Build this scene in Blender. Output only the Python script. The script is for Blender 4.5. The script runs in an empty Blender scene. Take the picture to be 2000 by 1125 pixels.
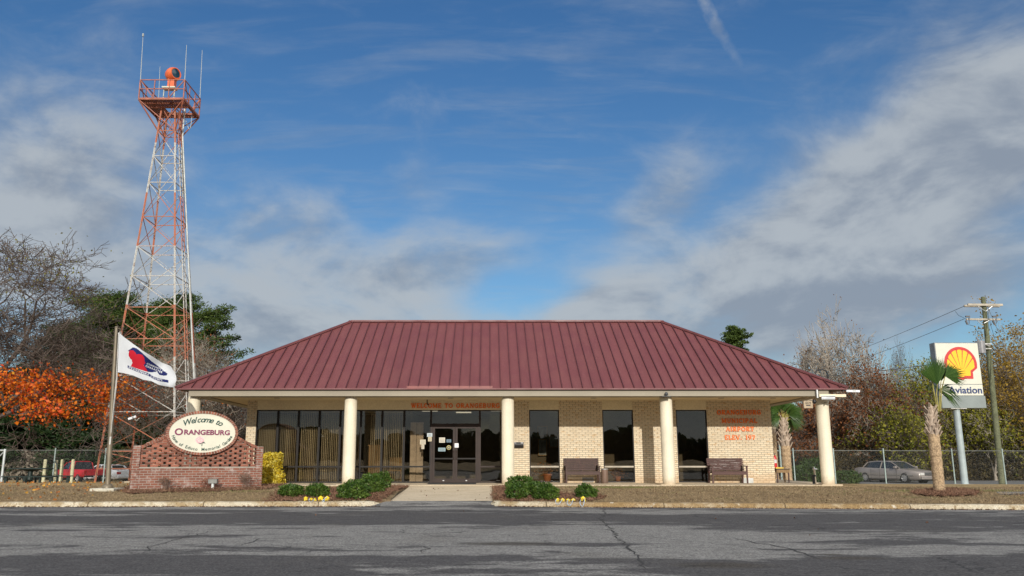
import bpy, bmesh, math, random
import numpy as np
from mathutils import Vector, Matrix, Euler
R = math.radians
random.seed(7); rng = np.random.default_rng(7)
col = bpy.context.scene.collection
sc = bpy.context.scene

# ------------------------------------------------------------------ camera, world, sun, exposure
FPX, HY, X0 = 1600., 896., 955.          # focal length, horizon row and principal column of the 2000 px wide photograph
PIT = math.atan((HY-562.5)/FPX); CP, SP = math.cos(PIT), math.sin(PIT)
CAMZ = 1.0
cam = bpy.data.cameras.new('camera'); camo = bpy.data.objects.new('camera', cam); col.objects.link(camo)
camo.location = (0, 0, CAMZ); camo.rotation_euler = (R(90)+PIT, 0, 0)
cam.sensor_width = 36; cam.lens = 36*FPX/2000; cam.shift_x = (1000-X0)/2000; cam.clip_end = 3000; cam.clip_start = .1
sc.camera = camo
sc.view_settings.view_transform = 'Standard'; sc.view_settings.look = 'None'
sc.view_settings.exposure = 0.0; sc.view_settings.gamma = 1

def ray(px, py):
    u = (px-X0)/FPX; v = (562.5-py)/FPX
    return u, CP-v*SP, SP+v*CP
def W(px, py, Y):                          # the point at distance Y that the photograph shows at (px, py)
    u, dy, dz = ray(px, py)
    return Vector((u*Y/dy, Y, CAMZ+dz*Y/dy))
def azel(px, py):
    u, dy, dz = ray(px, py)
    return math.atan2(u, dy), math.atan2(dz, math.hypot(u, dy))

SUN = Vector((.097, -1, .341)).normalized()
sl = bpy.data.lights.new('sun', 'SUN'); sl.energy = 3.6; sl.angle = R(.55); sl.color = (1, .945, .86)
so = bpy.data.objects.new('sun', sl); col.objects.link(so)
so.rotation_euler = SUN.to_track_quat('Z', 'Y').to_euler()

class NT:                                  # tiny node-tree helper
    def __init__(s, nt): s.nt = nt; s.n = nt.nodes; s.l = nt.links
    def new(s, t, **k):
        n = s.n.new(t)
        for a, b in k.items(): setattr(n, a, b)
        return n
    def put(s, sock, v):
        if isinstance(v, bpy.types.NodeSocket): s.l.new(v, sock)
        elif v is not None:
            try: sock.default_value = v
            except Exception: sock.default_value = (v, v, v) if sock.type == 'VECTOR' else (v, v, v, 1)
    def m(s, op, a, b=None, c=None, clamp=False):
        n = s.new('ShaderNodeMath', operation=op, use_clamp=clamp)
        s.put(n.inputs[0], a); s.put(n.inputs[1], b); s.put(n.inputs[2], c)
        return n.outputs[0]
    def vm(s, op, a, b=None):
        n = s.new('ShaderNodeVectorMath', operation=op); s.put(n.inputs[0], a); s.put(n.inputs[1], b)
        return n.outputs[0]
    def comb(s, x, y, z):
        n = s.new('ShaderNodeCombineXYZ'); s.put(n.inputs[0], x); s.put(n.inputs[1], y); s.put(n.inputs[2], z); return n.outputs[0]
    def sep(s, v):
        n = s.new('ShaderNodeSeparateXYZ'); s.put(n.inputs[0], v); return n.outputs
    def noise(s, v, scale=5, detail=4, rough=.5, dist=0, out=0):
        n = s.new('ShaderNodeTexNoise'); s.put(n.inputs['Vector'], v); s.put(n.inputs['Scale'], scale)
        n.inputs['Detail'].default_value = detail; n.inputs['Roughness'].default_value = rough
        n.inputs['Distortion'].default_value = dist; return n.outputs[out]
    def ss(s, v, a, b, lo=0, hi=1):
        n = s.new('ShaderNodeMapRange', interpolation_type='SMOOTHSTEP'); s.put(n.inputs[0], v)
        n.inputs[1].default_value = a; n.inputs[2].default_value = b; n.inputs[3].default_value = lo; n.inputs[4].default_value = hi
        return n.outputs[0]
    def mix(s, f, a, b, t='MIX'):
        n = s.new('ShaderNodeMix', data_type='RGBA', blend_type=t); s.put(n.inputs[0], f)
        for k, v in ((6, a), (7, b)):
            if isinstance(v, tuple) and len(v) == 3: v = v+(1,)
            s.put(n.inputs[k], v)
        return n.outputs[2]
    def ramp(s, f, stops):
        n = s.new('ShaderNodeValToRGB'); s.put(n.inputs[0], f); e = n.color_ramp.elements
        while len(e) < len(stops): e.new(.5)
        for q, (p, c) in zip(e, stops): q.position = p; q.color = tuple(c)+(1,) if len(c) == 3 else c
        return n.outputs[0]

wd = bpy.data.worlds.new('World'); sc.world = wd; wd.use_nodes = True
T = NT(wd.node_tree); bg = [n for n in T.n if n.type == 'BACKGROUND'][0]
sky = T.new('ShaderNodeTexSky', sky_type='NISHITA', sun_disc=False)
sky.sun_elevation = math.asin(SUN.z); sky.sun_rotation = math.atan2(SUN.x, SUN.y)
sky.air_density = 1.0; sky.dust_density = .4; sky.ozone_density = 2.5
d = T.new('ShaderNodeTexCoord').outputs['Generated']
dx, dy, dz = T.sep(d)
az = T.m('ARCTAN2', dx, dy); hor = T.m('SQRT', T.m('ADD', T.m('MULTIPLY', dx, dx), T.m('MULTIPLY', dy, dy)))
el = T.m('ARCTAN2', dz, hor)
den = T.m('ADD', T.m('MAXIMUM', dz, 0), .22)
plane = T.comb(T.m('DIVIDE', dx, den), T.m('DIVIDE', dy, den), 0)
def puff(de_, sc_, det, off):                              # cloud noise in bearing / elevation, a little flattened
    return T.noise(T.comb(T.m('MULTIPLY', az, .8), T.m('MULTIPLY', T.m('ADD', el, de_), 1.5), off), sc_, det, .58, .35)
n1 = T.m('ADD', T.m('MULTIPLY', T.noise(plane, 1.5, 9, .56, .5), .4), T.m('MULTIPLY', puff(0, 3.4, 9, 1.7), .6))
n2 = puff(0, 8.5, 9, 5.2); n2u = puff(.022, 8.5, 9, 5.2); n1u = puff(.04, 3.4, 6, 1.7); n1c = puff(0, 3.4, 6, 1.7)
relief = T.m('ADD', T.m('MULTIPLY', T.m('SUBTRACT', n2, n2u), 1.6), T.m('MULTIPLY', T.m('SUBTRACT', n1c, n1u), 1.6))
n3 = T.noise(T.vm('MULTIPLY', plane, (1.3, 5.5, 1)), 2.2, 7, .6, .4)      # long thin streaks
def blob(px, py, sx, sy, rot=0, amp=1.):                   # soft region of cloud round the direction of (px, py); sizes in px
    a0, e0 = azel(px, py); k = 1/FPX
    c, s_ = math.cos(R(rot)), math.sin(R(rot))
    da = T.m('SUBTRACT', az, a0); de = T.m('SUBTRACT', el, e0)
    p = T.m('DIVIDE', T.m('ADD', T.m('MULTIPLY', da, c), T.m('MULTIPLY', de, s_)), sx*k)
    q = T.m('DIVIDE', T.m('SUBTRACT', T.m('MULTIPLY', de, c), T.m('MULTIPLY', da, s_)), sy*k)
    r2 = T.m('ADD', T.m('MULTIPLY', p, p), T.m('MULTIPLY', q, q))
    return T.m('MULTIPLY', T.m('EXPONENT', T.m('MULTIPLY', r2, -1)), amp)
def total(bl):
    t = bl[0]
    for b in bl[1:]: t = T.m('ADD', t, b)
    return t
cover = total([blob(60, 330, 210, 190, 0, 1.0), blob(170, 520, 290, 130, 0, .8), blob(470, 460, 150, 140, 0, .3),
               blob(740, 560, 230, 85, 4, 1.15), blob(950, 500, 130, 60, 10, .35), blob(600, 440, 130, 80, 20, .5), blob(760, 680, 300, 60, 0, .5), blob(1320, 330, 120, 70, 40, .3), blob(1120, 640, 200, 50, 10, .4), blob(540, 670, 260, 60, 0, .75), blob(1150, 610, 120, 40, 25, .55),
               blob(1500, 490, 330, 120, 22, 1.1), blob(1800, 380, 330, 170, 28, 1.1), blob(1900, 190, 170, 150, 20, .7),
               blob(1700, 620, 430, 70, 8, .85), blob(1260, 430, 120, 60, 40, .45), blob(820, 370, 50, 70, 60, .4), blob(1230, 560, 160, 60, 30, .3), blob(1000, 560, 80, 40, 0, -.3), blob(780, 60, 200, 90, 0, -.5)])
ahead = T.ss(dy, -.1, .25)
cover = T.m('ADD', T.m('MULTIPLY', cover, ahead), T.m('MULTIPLY', T.m('SUBTRACT', 1, ahead), 1.2))
nn = T.m('ADD', T.m('MULTIPLY', T.m('SUBTRACT', n1, .5), 2.3), T.m('MULTIPLY', T.m('SUBTRACT', n2, .5), 1.7))
dens = T.ss(T.m('ADD', cover, nn), -.05, 1.35)
streak = T.m('MULTIPLY', T.ss(n3, .42, .75), .24)
# contrail
ca, ce = azel(1372, 0); cb, cf = azel(1478, 185)
L = math.hypot(cb-ca, cf-ce); ux, uy = (cb-ca)/L, (cf-ce)/L
da = T.m('SUBTRACT', az, ca); de = T.m('SUBTRACT', el, ce)
al = T.m('DIVIDE', T.m('ADD', T.m('MULTIPLY', da, ux), T.m('MULTIPLY', de, uy)), L)
ac = T.m('SUBTRACT', T.m('MULTIPLY', da, uy), T.m('MULTIPLY', de, ux))
ac = T.m('ADD', ac, T.m('MULTIPLY', T.m('SUBTRACT', T.noise(d, 26, 5, .6), .5), .022))
trail = T.m('MULTIPLY', T.ss(T.m('ABSOLUTE', ac), 0, .011, 1, 0), T.ss(al, -.3, 1.15, .62, 0))
trail = T.m('MULTIPLY', trail, T.ss(T.noise(d, 45, 4, .6), .3, .62, .35, 1))
dens = T.m('MAXIMUM', T.m('MAXIMUM', dens, streak), trail)
dens = T.m('MULTIPLY', dens, .93)
shade = T.m('ADD', T.m('MULTIPLY', relief, .85), T.m('ADD', .28, T.m('MULTIPLY', n1, .5)))
dark = total([blob(250, 520, 200, 70, 0, .45), blob(1560, 600, 330, 60, 8, .5), blob(1960, 300, 110, 170, 10, .4), blob(1850, 690, 300, 70, 0, .5)])
lit = T.m('SUBTRACT', shade, T.m('MULTIPLY', dark, .5), clamp=True)
CLD_D, CLD_L = (3.0, 3.5, 4.25), (4.9, 5.35, 5.8)
ccol = T.mix(T.ss(lit, .2, .72), CLD_D, CLD_L)
fill_cloud = T.m('MULTIPLY', T.m('SUBTRACT', 1, ahead), T.ss(el, .28, .5))        # unseen bright cloud, added high behind the camera to fill the verandah shade
ccol = T.mix(fill_cloud, ccol, (17., 16.6, 16.))
blue = T.new('ShaderNodeHueSaturation'); T.put(blue.inputs['Color'], sky.outputs[0]); blue.inputs['Saturation'].default_value = 1.12
blue.inputs['Hue'].default_value = .5; blue.inputs['Value'].default_value = .95
grade = T.mix(1, blue.outputs[0], T.mix(T.ss(el, .05, .75), (.95, 1.08, 1.15), (.68, 1.0, 1.25)), 'MULTIPLY')
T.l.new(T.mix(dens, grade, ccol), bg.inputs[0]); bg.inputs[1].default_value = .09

# ------------------------------------------------------------------ materials
MAT = {}
def mat(name, c, rough=.7, var=.12, vscale=3., c2=None, bump=0, bscale=30., metal=0, spec=.5, fine=0, coord='Object', island=0):
    if name in MAT: return MAT[name]
    m = bpy.data.materials.new(name); m.use_nodes = True; t = NT(m.node_tree)
    b = [n for n in t.n if n.type == 'BSDF_PRINCIPLED'][0]
    co = t.new('ShaderNodeTexCoord').outputs[coord]
    if c2 is None: c2 = tuple(max(0, x*(1-2*var)) for x in c); c1 = tuple(min(1, x*(1+var)) for x in c)
    else: c1 = c
    f = t.ss(t.noise(co, vscale, 6, .6), .3, .7)
    cc = t.mix(f, c1, c2)
    if fine:
        cc = t.mix(fine, cc, t.mix(t.ss(t.noise(co, bscale*1.7, 3, .7), .35, .65), tuple(x*.35 for x in c1), tuple(min(1, x*1.6) for x in c1)))
    if island:
        g = t.new('ShaderNodeNewGeometry').outputs['Random Per Island']
        cc = t.mix(1, cc, t.ramp(g, [(0, (1-island,)*3), (1, (1+island,)*3)]), 'MULTIPLY')
    t.l.new(cc, b.inputs['Base Color'])
    b.inputs['Roughness'].default_value = rough; b.inputs['Metallic'].default_value = metal
    b.inputs['Specular IOR Level'].default_value = spec
    if bump:
        bn = t.new('ShaderNodeBump'); bn.inputs['Strength'].default_value = bump; bn.inputs['Distance'].default_value = .02
        t.l.new(t.noise(co, bscale, 4, .65), bn.inputs['Height']); t.l.new(bn.outputs[0], b.inputs['Normal'])
    MAT[name] = m; return m

def leafmat(name, cols, rough=.6, trans=.35, nsc=.5):
    m = bpy.data.materials.new(name); m.use_nodes = True; t = NT(m.node_tree)
    b = [n for n in t.n if n.type == 'BSDF_PRINCIPLED'][0]; out = [n for n in t.n if n.type == 'OUTPUT_MATERIAL'][0]
    g = t.new('ShaderNodeNewGeometry').outputs['Random Per Island']
    co = t.new('ShaderNodeTexCoord').outputs['Object']
    f = t.m('ADD', t.m('MULTIPLY', g, .55), t.m('MULTIPLY', t.ss(t.noise(co, nsc, 3, .6), .3, .7), .45), clamp=True)
    c = t.ramp(f, [(i/(len(cols)-1), q) for i, q in enumerate(cols)])
    t.l.new(c, b.inputs['Base Color']); b.inputs['Roughness'].default_value = rough; b.inputs['Specular IOR Level'].default_value = .3
    tr = t.new('ShaderNodeBsdfTranslucent'); t.l.new(c, tr.inputs[0])
    mx = t.new('ShaderNodeMixShader'); mx.inputs[0].default_value = trans
    t.l.new(b.outputs[0], mx.inputs[1]); t.l.new(tr.outputs[0], mx.inputs[2]); t.l.new(mx.outputs[0], out.inputs[0])
    return m

def brickmat(name, c1, c2, mortar, bw, rh, ms, odd=None, stain=0, white=0):
    m = bpy.data.materials.new(name); m.use_nodes = True; t = NT(m.node_tree)
    b = [n for n in t.n if n.type == 'BSDF_PRINCIPLED'][0]
    ge = t.new('ShaderNodeTexCoord'); x, y, z = t.sep(ge.outputs['Object']); nx, ny, nz = t.sep(ge.outputs['Normal'])
    u = t.m('ADD', t.m('MULTIPLY', x, t.m('ABSOLUTE', ny)), t.m('MULTIPLY', y, t.m('ABSOLUTE', nx)))
    v = t.comb(u, z, 0)
    br = t.new('ShaderNodeTexBrick'); t.put(br.inputs['Vector'], v)
    br.inputs['Scale'].default_value = 1; br.inputs['Brick Width'].default_value = bw; br.inputs['Row Height'].default_value = rh
    br.inputs['Mortar Size'].default_value = ms; br.inputs['Mortar Smooth'].default_value = .15; br.inputs['Bias'].default_value = -.1
    br.inputs['Color1'].default_value = c1+(1,); br.inputs['Color2'].default_value = c2+(1,); br.inputs['Mortar'].default_value = mortar+(1,)
    cc = br.outputs['Color']
    n = t.noise(t.comb(u, t.m('MULTIPLY', z, 2.4), 0), 4.5, 2, .5)
    if odd: cc = t.mix(t.m('MULTIPLY', t.ss(n, .58, .68), .55), cc, odd)
    cc = t.mix(.5, cc, t.mix(t.ss(t.noise(v, 60, 4, .7), .3, .7), (.72, .72, .72), (1.25, 1.22, 1.2)), 'MULTIPLY')
    if white: cc = t.mix(t.m('MULTIPLY', t.ss(t.noise(v, 2.3, 7, .65), .5, .72), white), cc, (.55, .5, .46))
    if stain:                                              # rust-coloured splash stains near the foot of the wall
        k = t.m('MULTIPLY', t.ss(t.m('ADD', z, t.m('MULTIPLY', t.noise(v, 3, 5), .5)), .3, .75, 1, 0), stain)
        cc = t.mix(k, cc, (.42, .22, .08))
    t.l.new(cc, b.inputs['Base Color']); b.inputs['Roughness'].default_value = .85; b.inputs['Specular IOR Level'].default_value = .25
    bn = t.new('ShaderNodeBump'); bn.inputs['Strength'].default_value = .6; bn.inputs['Distance'].default_value = .012; bn.invert = True
    t.l.new(t.m('ADD', br.outputs['Fac'], t.m('MULTIPLY', t.noise(v, 80, 3, .7), .35)), bn.inputs['Height']); t.l.new(bn.outputs[0], b.inputs['Normal'])
    MAT[name] = m; return m

def glassmat(name, tint, refl):
    m = bpy.data.materials.new(name); m.use_nodes = True; t = NT(m.node_tree)
    for n in list(t.n):
        if n.type == 'BSDF_PRINCIPLED': t.n.remove(n)
    out = [n for n in t.n if n.type == 'OUTPUT_MATERIAL'][0]
    tr = t.new('ShaderNodeBsdfTransparent'); tr.inputs[0].default_value = tint+(1,)
    gl = t.new('ShaderNodeBsdfGlossy'); gl.inputs['Roughness'].default_value = .006; gl.inputs[0].default_value = (.95, .97, 1, 1)
    fr = t.new('ShaderNodeFresnel'); fr.inputs[0].default_value = 1.5
    co = t.new('ShaderNodeTexCoord').outputs['Object']
    bn = t.new('ShaderNodeBump'); bn.inputs['Strength'].default_value = .04; bn.inputs['Distance'].default_value = .05
    t.l.new(t.noise(co, .9, 2, .5), bn.inputs['Height']); t.l.new(bn.outputs[0], gl.inputs['Normal'])
    mx = t.new('ShaderNodeMixShader'); t.put(mx.inputs[0], t.m('ADD', fr.outputs[0], refl, clamp=True))
    t.l.new(tr.outputs[0], mx.inputs[1]); t.l.new(gl.outputs[0], mx.inputs[2]); t.l.new(mx.outputs[0], out.inputs[0])
    MAT[name] = m; return m

# ------------------------------------------------------------------ mesh helpers
class MB:
    def __init__(s, M=None): s.v = []; s.f = []; s.mi = []; s.M = M or Matrix(); s.cur = 0
    def add(s, vs, fs):
        o = len(s.v); s.v += [tuple(s.M @ Vector(p)) for p in vs]
        s.f += [tuple(i+o for i in f) for f in fs]; s.mi += [s.cur]*len(fs); return s
    def box(s, a, b, T=None):
        x0, y0, z0 = a; x1, y1, z1 = b
        vs = [(x, y, z) for z in (z0, z1) for y in (y0, y1) for x in (x0, x1)]
        if T is not None: vs = [T @ Vector(p) for p in vs]
        return s.add(vs, [(0, 2, 3, 1), (4, 5, 7, 6), (0, 1, 5, 4), (2, 6, 7, 3), (0, 4, 6, 2), (1, 3, 7, 5)])
    def beam(s, p, q, w, h=None, up=(0, 0, 1)):                       # rectangular bar from p to q
        p, q = Vector(p), Vector(q); h = h or w; a = (q-p).normalized(); u = Vector(up)
        if abs(a.dot(u)) > .98: u = Vector((0, 1, 0))
        sx = a.cross(u).normalized()*w/2; sy = a.cross(sx).normalized()*h/2
        vs = [e+i*sx+j*sy for e in (p, q) for i, j in ((-1, -1), (1, -1), (1, 1), (-1, 1))]
        return s.add(vs, [(3, 2, 1, 0), (4, 5, 6, 7), (0, 1, 5, 4), (1, 2, 6, 5), (2, 3, 7, 6), (3, 0, 4, 7)])
    def tube(s, pts, rs, n=8, cap=True):
        pts = [Vector(p) for p in pts]
        if not isinstance(rs, (list, tuple)): rs = [rs]*len(pts)
        vs = []; k = len(pts); ref = None
        for i, p in enumerate(pts):
            a = (pts[min(i+1, k-1)]-pts[max(i-1, 0)])
            a = a.normalized() if a.length else Vector((0, 0, 1))
            if ref is None: ref = Vector((0, 1, 0)) if abs(a.z) > .9 else Vector((0, 0, 1))
            x = a.cross(ref); x = x.normalized() if x.length > 1e-5 else Vector((1, 0, 0)); y = a.cross(x); ref = -y if False else ref
            for j in range(n):
                t = 2*math.pi*j/n; vs.append(p+(x*math.cos(t)+y*math.sin(t))*rs[i])
        fs = [(i*n+j, i*n+(j+1) % n, (i+1)*n+(j+1) % n, (i+1)*n+j) for i in range(k-1) for j in range(n)]
        if cap and n > 2: fs += [tuple(range(n))[::-1], tuple(range((k-1)*n, k*n))]
        return s.add(vs, fs)
    def lathe(s, c, prof, n=24):                                        # prof: (r, z)
        vs = []; k = len(prof)
        for r, z in prof:
            for j in range(n):
                t = 2*math.pi*j/n; vs.append((c[0]+r*math.cos(t), c[1]+r*math.sin(t), c[2]+z))
        fs = [(i*n+j, i*n+(j+1) % n, (i+1)*n+(j+1) % n, (i+1)*n+j) for i in range(k-1) for j in range(n)]
        fs += [tuple(range(n))[::-1], tuple(range((k-1)*n, k*n))]
        return s.add(vs, fs)
    def prism(s, poly, y0, y1):                                         # polygon in x,z pushed from y0 (front) to y1
        n = len(poly); vs = [(x, y0, z) for x, z in poly]+[(x, y1, z) for x, z in poly]
        return s.add(vs, [tuple(range(n)), tuple(range(2*n-1, n-1, -1))]+[(i, i+n, (i+1) % n+n, (i+1) % n) for i in range(n)])
    def build(s, name, m, parent=None, smooth=False, bevel=0):
        me = bpy.data.meshes.new(name); off = Vector((0, 0, 0))
        if parent is not None:
            off = Vector(parent['_base']) if '_base' in parent else Vector((0, 0, 0))
        me.from_pydata([(p[0]-off[0], p[1]-off[1], p[2]-off[2]) for p in s.v], [], s.f)
        ms = m if isinstance(m, (list, tuple)) else [m]
        for q in ms: me.materials.append(q)
        if len(ms) > 1: me.polygons.foreach_set('material_index', s.mi)
        if smooth: me.shade_smooth(); 
        me.update()
        o = bpy.data.objects.new(name, me); col.objects.link(o)
        if parent is not None:
            o.parent = parent; o['_base'] = tuple(off)
        if bevel:
            b = o.modifiers.new('bevel', 'BEVEL'); b.width = bevel; b.segments = 2; b.limit_method = 'ANGLE'
        if smooth and smooth != 'all':
            md = me.attributes.get('sharp_face')
            try: me.set_sharp_from_angle(angle=R(40))
            except Exception: pass
        return o

def tag(o, label=None, cat=None, group=None, kind=None):
    if label: o['label'] = label
    if cat: o['category'] = cat
    if group: o['group'] = group
    if kind: o['kind'] = kind
    return o
def thing(name, label, cat, loc=(0, 0, 0), group=None, rz=0, world=True):
    """Empty at the thing's base; world=True: its parts are given in world coordinates."""
    o = bpy.data.objects.new(name, None); col.objects.link(o); o.location = loc; o.rotation_euler = (0, 0, rz)
    o.empty_display_size = .2; o['_base'] = tuple(loc) if world else (0., 0., 0.)
    return tag(o, label, cat, group)
def struct(o): o['kind'] = 'structure'; return o
def kids(o): return [c for c in o.children]
def dup(root, loc=None, rz=None, label=None, scale=None):
    r = root.copy(); col.objects.link(r)
    if loc is not None: r.location = loc
    if rz is not None: r.rotation_euler.z = rz
    if scale is not None: r.scale = scale if isinstance(scale, (tuple, list)) else (scale,)*3
    if label: r['label'] = label
    for ch in kids(root):
        c = ch.copy(); col.objects.link(c); c.parent = r
        for g in kids(ch):
            h = g.copy(); col.objects.link(h); h.parent = c
    return r

def glyphs(s, size=1., extrude=.01, offset=0., shear=0., res=3):        # text -> (verts, faces, width) lying in x,z, front towards -y
    cu = bpy.data.curves.new('t', 'FONT'); cu.body = s; cu.size = size; cu.extrude = extrude; cu.offset = offset; cu.shear = shear
    cu.resolution_u = res
    ob = bpy.data.objects.new('t', cu); col.objects.link(ob)
    dg = bpy.context.evaluated_depsgraph_get(); me = bpy.data.meshes.new_from_object(ob.evaluated_get(dg))
    vs = [(v.co.x, -v.co.z, v.co.y) for v in me.vertices]; fs = [tuple(p.vertices) for p in me.polygons]
    bpy.data.objects.remove(ob); bpy.data.curves.remove(cu); bpy.data.meshes.remove(me)
    w = max([v[0] for v in vs], default=.3*size); lo = min([v[0] for v in vs], default=0)
    return vs, fs, lo, w

# slab-serif capitals drawn from strokes (unit height), for the letters fixed to the building
def _arc(cx, cz, rx, rz, a, b, n=14): return [(cx+rx*math.cos(R(a+(b-a)*i/n)), cz+rz*math.sin(R(a+(b-a)*i/n))) for i in range(n+1)]
TK, TN = .23, .14
GL = {
 'W': (1.15, [([(.12, 1), (.37, 0)], TK), ([(.37, 0), (.57, .85)], TN), ([(.57, .85), (.78, 0)], TK), ([(.78, 0), (1.03, 1)], TN)], [(.12, 1), (1.03, 1), (.57, 1)]),
 'E': (.78, [([(.2, 0), (.2, 1)], TK), ([(.1, .96), (.7, .96)], TN), ([(.1, .04), (.72, .04)], TN), ([(.2, .5), (.52, .5)], TN), ([(.69, .78), (.69, 1)], TN), ([(.71, 0), (.71, .25)], TN), ([(.52, .38), (.52, .62)], TN)], []),
 'L': (.72, [([(.2, 0), (.2, 1)], TK), ([(.1, .04), (.68, .04)], TN), ([(.66, 0), (.66, .3)], TN)], [(.2, 1)]),
 'C': (.85, [(_arc(.47, .5, .36, .45, 50, 310), TK*.85), ([(.74, .66), (.74, 1)], TN)], []),
 'O': (.98, [(_arc(.49, .5, .39, .45, 0, 360, 24), TK*.85)], []),
 'M': (1.12, [([(.16, 0), (.16, 1)], TN), ([(.16, 1), (.55, .12)], TK), ([(.55, .12), (.94, 1)], TN), ([(.94, 0), (.94, 1)], TK)], [(.16, 0), (.94, 0), (.12, 1), (.98, 1)]),
 'T': (.82, [([(.41, 0), (.41, 1)], TK), ([(.06, .96), (.76, .96)], TN), ([(.08, .75), (.08, 1)], TN), ([(.74, .75), (.74, 1)], TN)], [(.41, 0)]),
 'R': (.9, [([(.2, 0), (.2, 1)], TK), ([(.1, .96), (.45, .96)]+_arc(.45, .73, .25, .23, 90, -90, 8)+[(.2, .5)], TN*1.2), ([(.4, .5), (.74, 0)], TK)], [(.2, 0), (.78, 0)]),
 'A': (.98, [([(.13, 0), (.48, 1)], TN), ([(.48, 1), (.84, 0)], TK), ([(.25, .34), (.7, .34)], TN)], [(.13, 0), (.85, 0)]),
 'N': (1., [([(.18, 0), (.18, 1)], TN), ([(.18, 1), (.8, 0)], TK), ([(.82, 0), (.82, 1)], TN)], [(.18, 0), (.12, 1), (.82, 1)]),
 'G': (.93, [(_arc(.47, .5, .37, .45, 50, 345), TK*.85), ([(.78, .0), (.78, .42)], TK*.8), ([(.58, .42), (.9, .42)], TN), ([(.74, .7), (.74, 1)], TN)], []),
 'B': (.86, [([(.2, 0), (.2, 1)], TK), ([(.1, .96), (.44, .96)]+_arc(.44, .745, .22, .215, 90, -90, 8)+[(.2, .52)], TN*1.2), ([(.44, .53)]+_arc(.46, .285, .27, .245, 90, -90, 8)+[(.1, .04)], TN*1.2)], []),
 'U': (.95, [([(.2, 1), (.2, .35)]+_arc(.47, .33, .27, .28, 180, 360, 10)+[(.76, 1)], TK*.8)], [(.2, 1), (.76, 1)]),
 'I': (.42, [([(.21, 0), (.21, 1)], TK)], [(.21, 0), (.21, 1)]),
 'P': (.84, [([(.2, 0), (.2, 1)], TK), ([(.1, .96), (.45, .96)]+_arc(.45, .7, .27, .26, 90, -90, 8)+[(.2, .44)], TN*1.2)], [(.2, 0)]),
 'V': (.95, [([(.12, 1), (.47, 0)], TK), ([(.47, 0), (.84, 1)], TN)], [(.13, 1), (.83, 1)]),
 '.': (.35, [([(.16, 0), (.16, .18)], TK)], []), ' ': (.55, [], []),
 '1': (.55, [([(.28, 0), (.28, 1)], TK), ([(.1, .78), (.28, .97)], TN)], [(.28, 0)]),
 '9': (.75, [(_arc(.37, .68, .24, .27, 0, 360, 16), TK*.75), ([(.61, .68), (.56, .3), (.2, .03)], TK*.75)], []),
 '7': (.72, [([(.08, .94), (.66, .94)], TK*.7), ([(.64, .94), (.3, 0)], TK), ([(.1, .72), (.1, 1)], TN)], []),
}
def serif_text(mb, s, x, z, h, y, depth=.03, gap=.1, centre=False):
    wid = sum(GL[c][0]+gap for c in s)*h
    if centre: x -= wid/2
    for c in s:
        w, st, sf = GL[c]; k = 0
        segs = [(a, b, t) for pl, t in st for a, b in zip(pl[:-1], pl[1:])]+[((a-.17, b-.045 if b > .5 else b+.045), (a+.17, b-.045 if b > .5 else b+.045), .09) for a, b in sf]
        for a, b, t in segs:
            k += 1; ax, az_, bx, bz = a[0], a[1], b[0], b[1]; L_ = math.hypot(bx-ax, bz-az_) or 1e-6
            nx_, nz_ = -(bz-az_)/L_*t/2, (bx-ax)/L_*t/2
            e = .012; ex, ez = (bx-ax)/L_*e, (bz-az_)/L_*e
            P_ = [(ax-ex+nx_, az_-ez+nz_), (ax-ex-nx_, az_-ez-nz_), (bx+ex-nx_, bz+ez-nz_), (bx+ex+nx_, bz+ez+nz_)]
            mb.prism([(x+p*h, z+q*h) for p, q in P_], y-depth-.0002*k, y-.001)
        x += (w+gap)*h
    return wid

# ------------------------------------------------------------------ foliage helpers
def cards(name, pts, size, m, parent=None, out=None, aspect=.55, jit=.4, flat=0., nrm=None):
    """One mesh of many small pointed leaves at pts (N,3)."""
    n = len(pts); pts = np.asarray(pts, float)
    a = rng.normal(size=(n, 3))
    if out is not None: a = a*jit+out
    a /= np.linalg.norm(a, axis=1, keepdims=True)+1e-9
    b = rng.normal(size=(n, 3))
    if nrm is not None: b = np.cross(a, nrm+rng.normal(size=(n, 3))*.45)
    b -= (b*a).sum(1, keepdims=True)*a; b /= np.linalg.norm(b, axis=1, keepdims=True)+1e-9
    s = size*(.6+.8*rng.random((n, 1)))
    v = np.empty((n, 4, 3)); v[:, 0] = pts-a*s*.5; v[:, 1] = pts+b*s*aspect*.5; v[:, 2] = pts+a*s*.5; v[:, 3] = pts-b*s*aspect*.5
    off = np.array(parent['_base']) if parent is not None and '_base' in parent else np.zeros(3)
    v = (v-off).reshape(-1, 3)
    me = bpy.data.meshes.new(name); me.vertices.add(4*n); me.vertices.foreach_set('co', v.ravel().astype(np.float32))
    me.loops.add(4*n); me.loops.foreach_set('vertex_index', np.arange(4*n, dtype=np.int32))
    me.polygons.add(n); me.polygons.foreach_set('loop_start', np.arange(0, 4*n, 4, dtype=np.int32))
    me.polygons.foreach_set('loop_total', np.full(n, 4, dtype=np.int32)); me.materials.append(m); me.update(calc_edges=True)
    o = bpy.data.objects.new(name, me); col.objects.link(o)
    if parent is not None: o.parent = parent; o['_base'] = tuple(off)
    return o

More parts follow.
